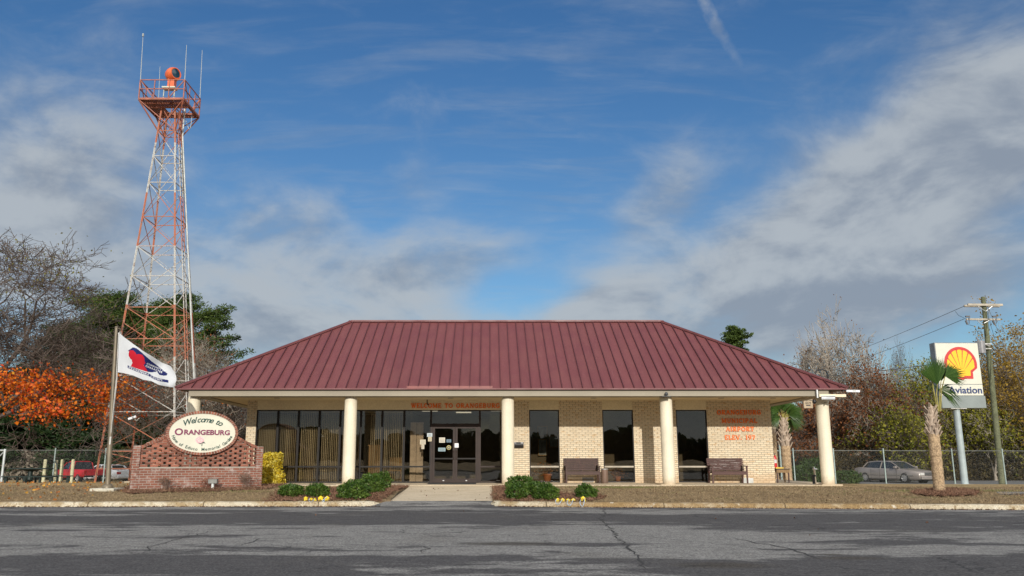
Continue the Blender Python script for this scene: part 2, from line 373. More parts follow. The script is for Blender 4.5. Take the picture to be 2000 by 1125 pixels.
def limbs(mb, p, d, L, r, depth, tips, rnd, spread=.55, up=.12, kids_=(2, 3), ratio=.72, wig=.12, minr=.006, side=None):
    p = Vector(p); d = Vector(d).normalized(); pts = [p]; rs = [r]; n = 4 if depth > 1 else 2
    for i in range(n):
        d = (d+Vector((rnd.gauss(0, wig), rnd.gauss(0, wig), rnd.gauss(0, wig)+up*.25))).normalized()
        pts.append(pts[-1]+d*L/n); rs.append(max(minr, r*(1-.45*(i+1)/n)))
    mb.tube(pts, rs, n=(7 if depth > 3 else 4 if depth > 1 else 3), cap=False)
    tips.append((tuple(pts[-1]), tuple(d), depth))
    if depth == 0: return
    k = rnd.randint(*kids_)
    for i in range(k+1):
        q = pts[-1] if i == 0 else pts[rnd.randint(max(1, n-2), n)]
        t = Vector((rnd.gauss(0, 1), rnd.gauss(0, 1), rnd.gauss(0, .7)+up)).normalized()
        dd = (d*(1-spread*(0.5 if i == 0 else 1))+t*spread).normalized()
        limbs(mb, q, dd, L*ratio*rnd.uniform(.8, 1.15), max(minr, rs[-1]*.8), depth-1, tips, rnd, spread, up, kids_, ratio, wig, minr)

# ------------------------------------------------------------------ ground
ROADZ = -.25
def interp(x, t): return float(np.interp(x, [p[0] for p in t], [p[1] for p in t]))
KY = [(-60, 21.6), (-13, 22.45), (-3.6, 22.7), (.15, 22.85), (1.2, 22.5), (3.3, 22.25), (13.3, 21.15), (60, 15.5)]
def kerb_y(x): return interp(x, KY)
GZ = [(0, -.16), (.25, -.125), (2.2, 0), (4.5, .05), (6.8, .075), (11, .07), (18, -.15), (25, -.42), (35, -.6), (50, -.9), (90, -1.2), (400, -1.6), (1500, -2)]
def gz(x, y): return interp(y-kerb_y(x)*(1 if y < 60 else 1), GZ)
def hit(px, py):                            # where the ray of a photograph pixel meets the lawn
    u, dy, dz = ray(px, py); t = 20.
    while t < 400:
        x, y, z = u*t/dy*1., t, CAMZ+dz*t/dy
        if y > kerb_y(x) and z <= gz(x, y): return Vector((x, y, gz(x, y)))
        t += .05
    return Vector((x, y, z))

def grid(name, xs, ys, fz, m, rel=True):
    vs = []; 
    for y in ys:
        for x in xs:
            Y = y+(kerb_y(x) if rel else 0); vs.append((x, Y, fz(x, Y)))
    nx = len(xs); fs = [(j*nx+i, j*nx+i+1, (j+1)*nx+i+1, (j+1)*nx+i) for j in range(len(ys)-1) for i in range(nx-1)]
    mb = MB(); mb.add(vs, fs); return mb.build(name, m, smooth='all')

# road surface: worn grey asphalt with darker sealed strips, tan stains, fine aggregate
def road_mat():
    m = bpy.data.materials.new('asphalt'); m.use_nodes = True; t = NT(m.node_tree)
    b = [n for n in t.n if n.type == 'BSDF_PRINCIPLED'][0]
    co = t.new('ShaderNodeTexCoord').outputs['Object']; x, y, z = t.sep(co)
    edge = t.noise(t.comb(t.m('MULTIPLY', x, .35), y, 0), 1.1, 8, .62, .6)
    streak = t.noise(t.comb(t.m('MULTIPLY', x, .09), t.m('MULTIPLY', y, 1.3), 0), 1.6, 7, .6)
    def ell(cx, cy, sx, sy, a, rot=0):
        c, s = math.cos(R(rot)), math.sin(R(rot)); ddx = t.m('SUBTRACT', x, cx); ddy = t.m('SUBTRACT', y, cy)
        p = t.m('DIVIDE', t.m('ADD', t.m('MULTIPLY', ddx, c), t.m('MULTIPLY', ddy, s)), sx)
        q = t.m('DIVIDE', t.m('SUBTRACT', t.m('MULTIPLY', ddy, c), t.m('MULTIPLY', ddx, s)), sy)
        r = t.m('SQRT', t.m('ADD', t.m('MULTIPLY', p, p), t.m('MULTIPLY', q, q)))
        return t.m('MULTIPLY', t.ss(r, .3, 1.35, 1, 0), a)
    G = lambda px, py: (lambda v: (v[0], v[1]))(W(px, py, (CAMZ-ROADZ)*0+road_dist(px, py)))
    # dark sealed lanes (+) and worn pale areas (-), where the photograph has them
    spots = [(150, 1015, 9, 1.5, .8), (900, 1012, 6.5, 1.7, .8), (520, 1001, 7, 1.0, .35), (1800, 1020, 7.5, 2.4, .85), (1450, 1010, 4, 1.1, .7), (1380, 1060, 4, .55, .5), (1060, 1062, 2.8, .55, .5),
             (180, 1105, 3.2, 1.6, .8), (520, 1108, 2.2, .9, .6), (860, 1093, 2.2, .55, .75), (1500, 1115, 4.4, .75, .7), (1850, 1105, 3.4, 1.6, .6), (560, 1047, 2.2, .45, .35),
             (700, 1122, .9, .3, .7), (250, 1070, 2.8, .35, .3), (1800, 1060, 2.5, .8, .4)]
    pale = [(450, 1045, 7.5, 2.1, .55), (1180, 1035, 1.5, 2.8, .55), (1300, 1050, 6, 1.5, .4), (1550, 1070, 4.5, 1.3, .5), (1950, 1030, 2.2, .4, .5), (1000, 1110, 4, .8, .45), (700, 1075, 5, .8, .45), (1250, 1000, 2.4, 1.0, .5), (200, 992, 9, .4, .35), (1500, 994, 9, .25, .3), (870, 1023, 1.2, .5, .3)]
    s = .42
    for px, py, sx, sy, a in spots: g = G(px, py); s = t.m('ADD', ell(g[0], g[1], sx, sy, a*.62), s)
    for px, py, sx, sy, a in pale: g = G(px, py); s = t.m('SUBTRACT', s, ell(g[0], g[1], sx, sy, a*.62))
    s = t.m('ADD', s, t.m('MULTIPLY', t.m('SUBTRACT', edge, .5), 3.4)); s = t.m('ADD', s, t.m('MULTIPLY', t.m('SUBTRACT', t.noise(t.comb(t.m('MULTIPLY', x, .5), y, 0), 3.2, 7, .65), .5), 1.1)); s = t.m('ADD', s, t.m('MULTIPLY', t.m('SUBTRACT', streak, .5), 1.3))
    k = t.ss(s, .25, .66)
    c = t.mix(k, (.205, .20, .19), (.076, .073, .073))
    brn = t.m('MULTIPLY', t.ss(t.noise(co, .5, 4), .55, .75), .35); c = t.mix(brn, c, (.11, .1, .085))
    for px, py, sx, sy in ((1413, 1104, .62, .33), (1000, 1062, .8, .32), (1625, 1083, .2, .1), (1660, 1090, .5, .2)):
        g = G(px, py); c = t.mix(ell(g[0], g[1], sx, sy, .8), c, (.06, .052, .042))
    # aggregate
    c = t.mix(.8, c, t.mix(t.ss(t.noise(co, 38, 4, .8), .40, .60), (.4, .4, .41), (1.6, 1.6, 1.57)), 'MULTIPLY')
    c = t.mix(.5, c, t.mix(t.ss(t.noise(t.comb(t.m('MULTIPLY', x, .25), y, 0), 9, 5, .7), .35, .65), (.7, .7, .7), (1.25, 1.25, 1.25)), 'MULTIPLY')
    # hairline cracks in the worn asphalt
    vo = t.new('ShaderNodeTexVoronoi', feature='DISTANCE_TO_EDGE'); t.put(vo.inputs['Scale'], .55)
    t.put(vo.inputs['Vector'], t.vm('ADD', co, t.vm('MULTIPLY', t.noise(co, 1.8, 6, .7, 0, 1), (.9, .9, 0))))
    cr = t.m('MULTIPLY', t.ss(vo.outputs[0], .004, .014, 1, 0), t.ss(t.noise(co, .45, 3), .5, .6))
    c = t.mix(t.m('MULTIPLY', cr, .7), c, (.02, .02, .02))
    t.l.new(c, b.inputs['Base Color']); b.inputs['Roughness'].default_value = .9; b.inputs['Specular IOR Level'].default_value = .25
    bn = t.new('ShaderNodeBump'); bn.inputs['Strength'].default_value = .6; bn.inputs['Distance'].default_value = .01
    t.l.new(t.noise(co, 60, 3, .7), bn.inputs['Height']); t.l.new(bn.outputs[0], b.inputs['Normal'])
    return m
def road_dist(px, py):
    u, dy, dz = ray(px, py); return (ROADZ-CAMZ)/dz*dy
M_ROAD = road_mat()
def ground_mat(name, a, b_, c3, green=.0):
    m = bpy.data.materials.new(name); m.use_nodes = True; t = NT(m.node_tree)
    b = [n for n in t.n if n.type == 'BSDF_PRINCIPLED'][0]
    co = t.new('ShaderNodeTexCoord').outputs['Object']; x, y, z = t.sep(co)
    c = t.mix(t.ss(t.noise(co, .45, 6, .6), .35, .65), a, b_)
    c = t.mix(t.m('MULTIPLY', t.ss(t.noise(co, 2.3, 6, .7, .5), .52, .64), .75), c, c3)
    if green: c = t.mix(t.m('MULTIPLY', t.ss(t.noise(t.vm('ADD', co, (9, 4, 0)), .8, 5, .65), .56, .68), green), c, (.10, .125, .03))
    c = t.mix(.8, c, t.mix(t.ss(t.noise(t.comb(x, t.m('MULTIPLY', y, .5), 0), 17, 5, .75), .36, .64), (.6, .58, .54), (1.3, 1.28, 1.22)), 'MULTIPLY')
    t.l.new(c, b.inputs['Base Color']); b.inputs['Roughness'].default_value = 1; b.inputs['Specular IOR Level'].default_value = .1
    bn = t.new('ShaderNodeBump'); bn.inputs['Strength'].default_value = .4; bn.inputs['Distance'].default_value = .03
    t.l.new(t.noise(co, 18, 5, .7), bn.inputs['Height']); t.l.new(bn.outputs[0], b.inputs['Normal'])
    return m
M_LAWN = ground_mat('dormant_lawn', (.245, .18, .108), (.18, .13, .078), (.10, .068, .04), .5)
M_FIELD = ground_mat('dry_field', (.38, .28, .15), (.32, .23, .12), (.2, .15, .08), .5)
M_CONC = mat('concrete', (.55, .46, .33), .9, .16, 1.6, c2=(.42, .34, .23), bump=.4, bscale=40, fine=.35)
def kerb_mat():
    m = bpy.data.materials.new('kerb_concrete'); m.use_nodes = True; t = NT(m.node_tree)
    b = [n for n in t.n if n.type == 'BSDF_PRINCIPLED'][0]
    co = t.new('ShaderNodeTexCoord').outputs['Object']; x, y, z = t.sep(co)
    c = t.mix(t.ss(t.noise(co, 1.1, 7, .7), .4, .6), (.56, .50, .38), (.34, .255, .145))
    c = t.mix(t.m('MULTIPLY', t.m('MULTIPLY', t.ss(x, .5, 2.5), t.ss(x, 9, 13, 1, 0)), t.ss(t.noise(co, 2.5, 6, .7), .3, .6, .35, .95)), c, (.27, .18, .085))
    c = t.mix(t.m('MULTIPLY', t.ss(t.noise(co, 9, 5, .7), .52, .66), .8), c, (.2, .13, .06))
    c = t.mix(t.m('MULTIPLY', t.ss(t.noise(t.vm('ADD', co, (3, 3, 3)), 3.5, 6, .7), .58, .68), .7), c, (.66, .62, .52))
    c = t.mix(.6, c, t.mix(t.ss(t.noise(co, 45, 3, .7), .35, .65), (.5, .5, .5), (1.4, 1.4, 1.4)), 'MULTIPLY')
    j = t.m('ABSOLUTE', t.m('SUBTRACT', t.m('FRACT', t.m('DIVIDE', x, 3.05)), .5))
    c = t.mix(t.ss(j, .002, .006, .85, 0), c, (.05, .035, .02))
    t.l.new(c, b.inputs['Base Color']); b.inputs['Roughness'].default_value = .95; b.inputs['Specular IOR Level'].default_value = .15
    bn = t.new('ShaderNodeBump'); bn.inputs['Strength'].default_value = .9; bn.inputs['Distance'].default_value = .02
    t.l.new(t.noise(co, 22, 5, .7), bn.inputs['Height']); t.l.new(bn.outputs[0], b.inputs['Normal'])
    return m
M_KERB = kerb_mat()
M_CRACK = mat('crack_dark', (.035, .034, .032), .95, .1)

# ground sheets
mb = MB(); mb.add([(-900, -500, -.33), (900, -500, -.33), (900, 24, -.33), (-900, 24, -.33)], [(0, 1, 2, 3)]); struct(mb.build('ground', M_FIELD))
xl = list(np.linspace(-60, -3, 58))+[-2.95, -2.85, -2.72]; xr = [.10]+list(np.linspace(.5, 60, 70))
tr = [.1, .25, .5, .8, 1.2, 1.7, 2.2, 3, 4, 5.2, 6.4, 7.4]
WEND = 30.6
def lawn_z(x, y):
    z = gz(x, y)+.012*math.sin(x*1.7+y)*math.sin(y*2.3)
    if -3.5 < x < 0:                                        # the lawn dips under the tarred ramp beside the walk
        g = max(0, min(1, (x+3.35)/.35)); f = max(0, min(1, (y-23.0)/.55)); z = z*(1-g*(1-f))+(ROADZ-.06)*g*(1-f)
    return z
struct(grid('lawn', xl, tr, lawn_z, M_LAWN)); struct(grid('lawn', xr, tr, lawn_z, M_LAWN))
xb = list(np.linspace(-60, 60, 80))
vs = []; ysb = [0, 2, 4, 7, 10, 14, 18, 24, 30, 40, 50, 65, 85, 120, 170, 260, 400, 1400]
nx = len(xb)
for y in ysb:
    for x in xb:
        k = 1+max(0, y-20)/30.; Y0_ = kerb_y(x)+7.4; Y = Y0_*(1-min(1, y/30))+30*min(1, y/30)+y; vs.append((x*k, Y, gz(x, Y)))
mb = MB(); mb.add(vs, [(j*nx+i, j*nx+i+1, (j+1)*nx+i+1, (j+1)*nx+i) for j in range(len(ysb)-1) for i in range(nx-1)])
struct(mb.build('field', M_FIELD, smooth='all'))
# road with its ramp up to the walk
mb = MB(); N = 60
xs = sorted(set(list(np.linspace(-60, 60, 61))+[-2.8, .15]))
for a, b in zip(xs[:-1], xs[1:]):
    mb.add([(a, -22, ROADZ), (b, -22, ROADZ), (b, kerb_y(b)-.02, ROADZ), (a, kerb_y(a)-.02, ROADZ)], [(0, 1, 2, 3)])
k0, k1 = kerb_y(-2.8)-.02, kerb_y(.15)-.02
mb.add([(-2.8, k0, ROADZ), (.15, k1, ROADZ), (.15, 23.5, -.142), (-2.8, 23.5, -.142)], [(0, 1, 2, 3)])
mb.add([(-3.2, k0+.0, ROADZ), (-2.8, k0, ROADZ), (-2.8, 23.5, -.142), (-3.2, 23.2, -.3)], [(0, 1, 2, 3)])
struct(mb.build('road', M_ROAD))
# tarred parking strip behind the fence
mb = MB(); mb.box((-75, 56, -1.2), (-8, 76, -.93)); mb.box((8, 52, -1.0), (70, 62, -.57)); struct(mb.build('parking_lot', mat('old_tarmac', (.11, .11, .108), .95, .2, .5, fine=.5)))
# patch of paving at the right edge of the lawn
mb = MB(); p = [hit(1945, 962), hit(2090, 962), hit(2090, 967), hit(1955, 967)]; mb.add([q+Vector((0, 0, .02)) for q in p], [(3, 2, 1, 0)]); struct(mb.build('paving_patch', M_ROAD))

def kerb(name, pts):
    """Concrete kerb of rounded section along pts (the road-side foot line)."""
    prof = [(0, -.04), (.0, .04), (.02, .095), (.07, .122), (.16, .128), (.23, .115), (.26, .0)]
    mb = MB(); rows = []; P = [Vector((a, b, 0)) for a, b in pts]
    for i, p in enumerate(P):
        t = (P[min(i+1, len(P)-1)]-P[max(i-1, 0)]).normalized(); n = Vector((-t.y, t.x, 0))
        sc_ = (.55 if i in (0, len(P)-1) and abs(p.x) < 20 else 1)
        rows.append([p+n*a*sc_+Vector((0, 0, ROADZ+b*sc_+.004*math.sin(i*1.9))) for a, b in prof])
    k = len(prof); mb.add([q for r in rows for q in r], [(i*k+j, (i+1)*k+j, (i+1)*k+j+1, i*k+j+1) for i in range(len(rows)-1) for j in range(k-1)]+[tuple(range(k)), tuple(range((len(rows)-1)*k+k-1, (len(rows)-1)*k-1, -1))])
    return struct(mb.build(name, M_KERB, smooth=True))
left = [(x, kerb_y(x)) for x in np.linspace(-60, -4.2, 90)]+[(-3.7, 22.7), (-3.35, 22.78), (-3.1, 22.95), (-2.98, 23.15)]
kerb('kerb', left)
kerb('kerb', [(.02, 23.25), (.08, 23.0), (.3, 22.8), (.7, 22.64), (1.2, 22.5)]+[(x, kerb_y(x)) for x in np.linspace(1.9, 60, 90)])
kerb('kerb', [(x, -20.5+.8*math.sin(x*.05)) for x in np.linspace(60, -60, 40)])

# cracks: jagged thin strips lying on the road
def crack(pts, w=.018, seed=1):
    r = random.Random(seed); mb = MB(); P = [W(px, py, road_dist(px, py)) for px, py in pts]; Q = []
    for a, b in zip(P[:-1], P[1:]):
        n = max(2, int((b-a).length/.16))
        for i in range(n): q = a.lerp(b, i/n); Q.append(Vector((q.x+r.gauss(0, .035), q.y+r.gauss(0, .035), 0)))
    Q.append(Vector((P[-1].x, P[-1].y, 0))); vs = []
    for i, q in enumerate(Q):
        t = (Q[min(i+1, len(Q)-1)]-Q[max(i-1, 0)]); t.z = 0; t = t.normalized() if t.length else Vector((1, 0, 0)); n = Vector((-t.y, t.x, 0))*w*r.uniform(.4, 1.3)*.5*(.2+min(1, i/3, (len(Q)-1-i)/3))
        vs += [(q.x-n.x, q.y-n.y, ROADZ+.004), (q.x+n.x, q.y+n.y, ROADZ+.004)]
    mb.add(vs, [(2*i, 2*i+1, 2*i+3, 2*i+2) for i in range(len(Q)-1)]); struct(mb.build('road_crack', M_CRACK))
crack([(1178, 992), (1182, 1003), (1172, 1016), (1190, 1030), (1212, 1055), (1233, 1075), (1248, 1085), (1262, 1112)], .03, 3)
crack([(280, 1082), (292, 1068), (330, 1058), (400, 1040), (438, 1034)], .026, 4)
crack([(464, 1067), (490, 1058), (520, 1050)], .025, 5)
crack([(828, 1066), (834, 1072), (824, 1080)], .03, 6)
crack([(1430, 1050), (1470, 1060), (1520, 1066), (1560, 1078), (1600, 1091)], .03, 7)
crack([(1395, 1046), (1412, 1041)], .02, 8)
crack([(0, 1068), (200, 1069), (460, 1069), (700, 1068), (830, 1068)], .012, 9)
crack([(1200, 1042), (1500, 1073), (1700, 1074), (1850, 1080)], .012, 10)
crack([(560, 1118), (600, 1113), (680, 1106)], .02, 11)
crack([(1262, 1112), (1330, 1108), (1420, 1100)], .02, 12)

# walk and verandah floor
mb = MB()
A = [(-2.9, 29.25, .085), (.2, 29.25, .085), (.14, 23.5, -.136), (-2.76, 23.5, -.136)]
mb.add(A+[(x, y, z-.25) for x, y, z in A], [(3, 2, 1, 0), (0, 4, 7, 3), (1, 2, 6, 5), (3, 7, 6, 2)])
struct(mb.build('walkway', M_CONC))
mb = MB(); mb.box((-10.6, 29.2, -.25), (12.0, 32.05, .1)); mb.box((10.9, 32.05, -.25), (12.9, 39, .1)); struct(mb.build('verandah_floor', M_CONC, bevel=.01))

# ------------------------------------------------------------------ terminal building
M_BRICK = brickmat('buff_brick', (.76, .655, .48), (.66, .55, .385), (.28, .24, .185), .232, .0762, .0085, (.5, .3, .13), .35)
M_CREAM = mat('cream_paint', (.76, .66, .46), .55, .05, .8, bump=.08, bscale=12, fine=.12)
M_COLM = mat('cream_column', (.78, .70, .53), .6, .05, 1.2, bump=.05, bscale=14, fine=.08)
t = NT(M_COLM.node_tree); b_ = [n for n in t.n if n.type == 'BSDF_PRINCIPLED'][0]; src = b_.inputs['Base Color'].links[0].from_socket
co_ = t.new('ShaderNodeTexCoord').outputs['Object']; xx, yy_, zz_ = t.sep(co_)                      # splash dirt at the foot, rain streaks
k_ = t.m('MULTIPLY', t.ss(t.m('ADD', zz_, t.m('MULTIPLY', t.noise(co_, 6, 5, .7), .5)), .2, .65, .75, 0), 1)
c_ = t.mix(k_, src, (.36, .25, .14)); c_ = t.mix(t.m('MULTIPLY', t.ss(t.noise(t.comb(t.m('MULTIPLY', xx, 9), t.m('MULTIPLY', yy_, 9), t.m('MULTIPLY', zz_, .5)), 1.2, 5, .6), .52, .7), .22), c_, (.45, .38, .27)); t.l.new(c_, b_.inputs['Base Color'])
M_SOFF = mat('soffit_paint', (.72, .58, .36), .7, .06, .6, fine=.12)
def roof_mat():
    m = bpy.data.materials.new('maroon_metal'); m.use_nodes = True; t = NT(m.node_tree)
    b = [n for n in t.n if n.type == 'BSDF_PRINCIPLED'][0]; co = t.new('ShaderNodeTexCoord').outputs['Object']; x, y, z = t.sep(co)
    pn_ = t.new('ShaderNodeTexWhiteNoise', noise_dimensions='1D'); t.put(pn_.inputs['W'], t.m('FLOOR', t.m('DIVIDE', t.m('SUBTRACT', x, -11.665), .3635)))
    c = t.mix(t.ss(t.noise(t.comb(t.m('MULTIPLY', x, 3), t.m('MULTIPLY', y, .35), 0), 1.4, 6, .6), .3, .7), (.165, .052, .052), (.145, .045, .046))
    c = t.mix(.5, c, t.mix(pn_.outputs[0], (.92, .92, .92), (1.08, 1.08, 1.08)), 'MULTIPLY')
    c = t.mix(t.m('MULTIPLY', t.ss(t.noise(t.comb(t.m('MULTIPLY', x, 9), t.m('MULTIPLY', y, .6), 0), 2, 5, .7), .56, .72), .3), c, (.26, .13, .125))
    c = t.mix(.3, c, t.mix(t.ss(t.noise(co, 30, 3, .7), .35, .65), (.6, .6, .6), (1.4, 1.4, 1.4)), 'MULTIPLY')
    t.l.new(c, b.inputs['Base Color']); t.put(b.inputs['Roughness'], t.ss(t.noise(co, 1.2, 4), .3, .7, .42, .62))
    bn = t.new('ShaderNodeBump'); bn.inputs['Strength'].default_value = .5; bn.inputs['Distance'].default_value = .012
    t.l.new(t.noise(t.comb(t.m('MULTIPLY', x, 2.2), t.m('MULTIPLY', y, .8), 0), 1.3, 3, .5), bn.inputs['Height']); t.l.new(bn.outputs[0], b.inputs['Normal']); MAT['maroon_metal'] = m
    return m
M_ROOF = roof_mat()
M_ROOFD = mat('maroon_seam', (.09, .028, .03), .45, .1)
M_RED = mat('bright_red_metal', (.22, .052, .045), .45, .12)
M_DARK = mat('dark_gap', (.03, .024, .02), .8, .1)
M_BRONZE = mat('bronze_frame', (.018, .015, .013), .5, .15, 2, spec=.25)
M_DOORF = mat('door_bronze', (.038, .024, .019), .5, .12, 2, spec=.25)
M_SILV = mat('aluminium', (.55, .55, .54), .35, .1, metal=.7)
M_GLASS = glassmat('tinted_glass', (.80, .77, .70), .015)
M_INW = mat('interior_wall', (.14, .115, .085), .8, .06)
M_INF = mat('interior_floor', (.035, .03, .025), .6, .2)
M_WOOD = mat('interior_wood', (.33, .19, .07), .45, .15, 3)
M_ORANGE = mat('orange_letters', (.88, .18, .014), .5, .06)
YW = 32.; ZB = .1; ZS = 3.215; ZH = W(1000, 800.5, YW).z; ZR = W(1000, 911.5, YW).z
wx = lambda px, py=870: W(px, py, YW).x
wz = lambda py, px=1000: W(px, py, YW).z
B = thing('terminal_building', 'long single storey buff brick terminal with maroon metal hipped roof and round cream columns', 'building', (.8, YW, ZB))
XL, XR = wx(479), wx(1510)
piers = [(XL, wx(497.7)), (wx(985), wx(1034)), (wx(1093), wx(1178)), (wx(1238.5), wx(1322.7)), (wx(1383.5), XR)]
mb = MB(); 
for a, b in piers: mb.box((a, YW, -.1), (b, YW+.3, ZS))
mb.box((XL, YW+.3, -.1), (XL+.3, 39, ZS)); mb.box((XR-.3, YW+.3, -.1), (XR, 39, ZS)); mb.box((XL+.3, 38.7, -.1), (XR-.3, 39, ZS))
mb.build('brick_wall', M_BRICK, B)
# header panels over the glazing
heads = [(wx(497.7), wx(985)), (wx(1034), wx(1093)), (wx(1178), wx(1238.5)), (wx(1322.7), wx(1383.5))]
for a, b in heads:
    mb = MB(); mb.box((a+.003, YW+.02, ZH), (b-.003, YW+.2, ZS)); mb.build('header_panel', M_CREAM, B)
# soffit
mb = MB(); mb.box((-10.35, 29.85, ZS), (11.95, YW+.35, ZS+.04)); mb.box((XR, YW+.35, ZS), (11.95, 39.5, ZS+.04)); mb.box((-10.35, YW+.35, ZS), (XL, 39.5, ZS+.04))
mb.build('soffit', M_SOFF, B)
for px, py in ((540, 776.5), (1160, 776), (1410, 777), (1512, 779), (880, 776)):
    mb = MB(); p = W(px, py, 30.6); mb.lathe((p.x, 30.7, ZS-.012), [(.11, 0), (.11, .014)], 20); mb.build('downlight', mat('downlight_grey', (.25, .22, .18), .5), B)
# beam (fascia) round the verandah
ZBT = 3.385; ZBB = 3.172; BF = 29.16; bx0, bx1 = W(368.5, 768, BF).x, W(1618.5, 768, BF).x
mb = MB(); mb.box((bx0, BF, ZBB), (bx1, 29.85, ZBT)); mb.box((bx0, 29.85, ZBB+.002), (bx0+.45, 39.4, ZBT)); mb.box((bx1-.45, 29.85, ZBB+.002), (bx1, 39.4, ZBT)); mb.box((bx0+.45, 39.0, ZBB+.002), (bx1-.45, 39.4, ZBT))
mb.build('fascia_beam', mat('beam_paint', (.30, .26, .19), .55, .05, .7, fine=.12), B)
# a pale beam end sticks out beyond the right corner
mb = MB(); p0, p1 = W(1600, 772.5, 29.05), W(1652, 772.5, 29.05); mb.box((p0.x, 29.03, p0.z-.05), (p1.x, 29.155, p0.z+.045)); mb.build('beam_end', M_CREAM, B)

# columns
for px in (380, 683, 992, 1303.5, 1611):
    x = W(px, 860, 29.6).x; x = {380: W(380, 778, 29.6).x}.get(px, x)
    mb = MB(); mb.lathe((x, 29.6, ZB), [(.222, 0), (.222, 1.60), (.222, 1.61), (.2195, 1.612), (.2195, 1.618), (.222, 1.62), (.222, 1.63), (.222, 2.3), (.222, 2.9), (.222, 3.0), (.215, 3.035), (.20, 3.055), (.19, 3.09)], 40)
    c = mb.build('column', M_COLM, B, smooth=True)
    mb = MB(); mb.box((x-.36, 29.24, ZB-.14), (x+.36, 29.96, ZB+.028)); mb.build('footing', M_COLM, c, bevel=.01)

# roof: four hipped planes with standing seams
EX0, EX1, EY0, EY1, EZ = -11.065, 12.656, 29.04, 39.9, 3.442
RX0, RX1, RY, RZ = -5.86, 7.33, 34.44, 6.70
P = dict(fl=(EX0, EY0, EZ), fr=(EX1, EY0, EZ), br=(EX1, EY1, EZ), bl=(EX0, EY1, EZ), rl=(RX0, RY, RZ), rr=(RX1, RY, RZ))
mb = MB()
for q in ('fl fr rr rl', 'fr br rr', 'br bl rl rr', 'bl fl rl'):
    v = [P[a] for a in q.split()]; mb.add(v, [tuple(range(len(v)))])
t_ = .05; u = [(x, y, z-t_) for x, y, z in (P['fl'], P['fr'], P['br'], P['bl'])]
mb.add([P['fl'], P['fr'], P['br'], P['bl']]+u, [(0, 4, 5, 1), (1, 5, 6, 2), (2, 6, 7, 3), (3, 7, 4, 0), (4, 7, 6, 5)])
mb.cur = 1
def seam(a, b, nrm):                            # thin raised rib on a roof plane
    a, b = Vector(a), Vector(b); nrm = Vector(nrm).normalized(); mb.beam(a+nrm*.028, b+nrm*.028, .028, .058, up=nrm)
fn = (Vector(P['fr'])-Vector(P['fl'])).cross(Vector(P['rl'])-Vector(P['fl'])).normalized()
pitch = .3635; x = EX0+.2
while x < EX1-.1:
    if x < RX0: f = (x-EX0)/(RX0-EX0)
    elif x > RX1: f = (EX1-x)/(EX1-RX1)
    else: f = 1
    f = max(0, f-.012)
    if f > .02: seam((x, EY0+.01, EZ), (x, EY0+(RY-EY0)*f, EZ+(RZ-EZ)*f), fn); seam((x, EY1-.01, EZ), (x, EY1+(RY-EY1)*f, EZ+(RZ-EZ)*f), (0, -fn.y, fn.z))
    x += pitch
for sx, ex, rx in ((-1, EX0, RX0), (1, EX1, RX1)):
    nn_ = Vector((sx*(RZ-EZ), 0, abs(rx-ex))).normalized(); y = EY0+.2
    while y < EY1-.1:
        f = (y-EY0)/(RY-EY0) if y < RY else (EY1-y)/(EY1-RY); f = max(0, f-.012)
        seam((ex-sx*.01, y, EZ), (ex+(rx-ex)*f, y, EZ+(RZ-EZ)*f), nn_); y += pitch
roof = mb.build('roof', [M_ROOF, M_ROOFD], B)
mb = MB()
for a, b in (('fl', 'rl'), ('fr', 'rr'), ('bl', 'rl'), ('br', 'rr'), ('rl', 'rr')):
    mb.beam(Vector(P[a])+Vector((0, 0, .035)), Vector(P[b])+Vector((0, 0, .035)), .2, .07)
mb.build('ridge_cap', M_ROOF, roof)
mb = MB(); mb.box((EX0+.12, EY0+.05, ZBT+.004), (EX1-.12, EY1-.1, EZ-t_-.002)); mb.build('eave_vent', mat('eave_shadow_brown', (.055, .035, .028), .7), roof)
mb = MB(); a, b = W(794, 757, 29.0), W(962, 757, 29.0); mb.box((a.x, 29.03, EZ-.02), (b.x, 29.14, EZ+.075)); mb.build('rain_diverter', M_RED, roof)

# glazing
def glaze(x0, x1, z0, z1, rail, fw=.045, frame=M_BRONZE, y=YW+.07, railm=None, part='window'):
    mb = MB(); mb.box((x0, y-.05, z0), (x0+fw, y+.05, z1)); mb.box((x1-fw, y-.05, z0), (x1, y+.05, z1))
    mb.box((x0+fw, y-.05, z1-fw), (x1-fw, y+.05, z1)); mb.box((x0+fw, y-.05, z0), (x1-fw, y+.05, z0+fw))
    if railm is None and rail: mb.box((x0+fw, y-.045, rail-.03), (x1-fw, y+.045, rail+.03))
    w = mb.build(part, frame, B)
    if railm and rail: mb = MB(); mb.box((x0+fw, y-.045, rail-.03), (x1-fw, y+.045, rail+.03)); mb.build('rail', railm, w)
    mb = MB(); mb.box((x0+fw-.005, y-.004, z0+fw-.005), (x1-fw+.005, y+.004, z1-fw+.005)); mb.build('pane', M_GLASS, w); return w
cuts = [497.7, 540, 580.5, 621.5, 662.5, 703, 745, 788.3, 841]
for a, b in zip(cuts[:-1], cuts[1:]): glaze(wx(a)+.001, wx(b)-.001, ZB+.015, ZH, ZR, .037)
glaze(wx(937)+.001, wx(985), ZB+.015, ZH, ZR, .037, frame=M_DOORF)
DT = wz(829); glaze(wx(841)+.001, wx(937)-.001, DT, ZH, None, .035, frame=M_DOORF)
for a, b in ((1034, 1093), (1178, 1238.5), (1322.7, 1383.5)):
    glaze(wx(a)+.002, wx(b)-.002, ZB+.02, ZH, ZR, .035, frame=M_BRONZE, railm=mat('rail_tan', (.42, .37, .29), .6))
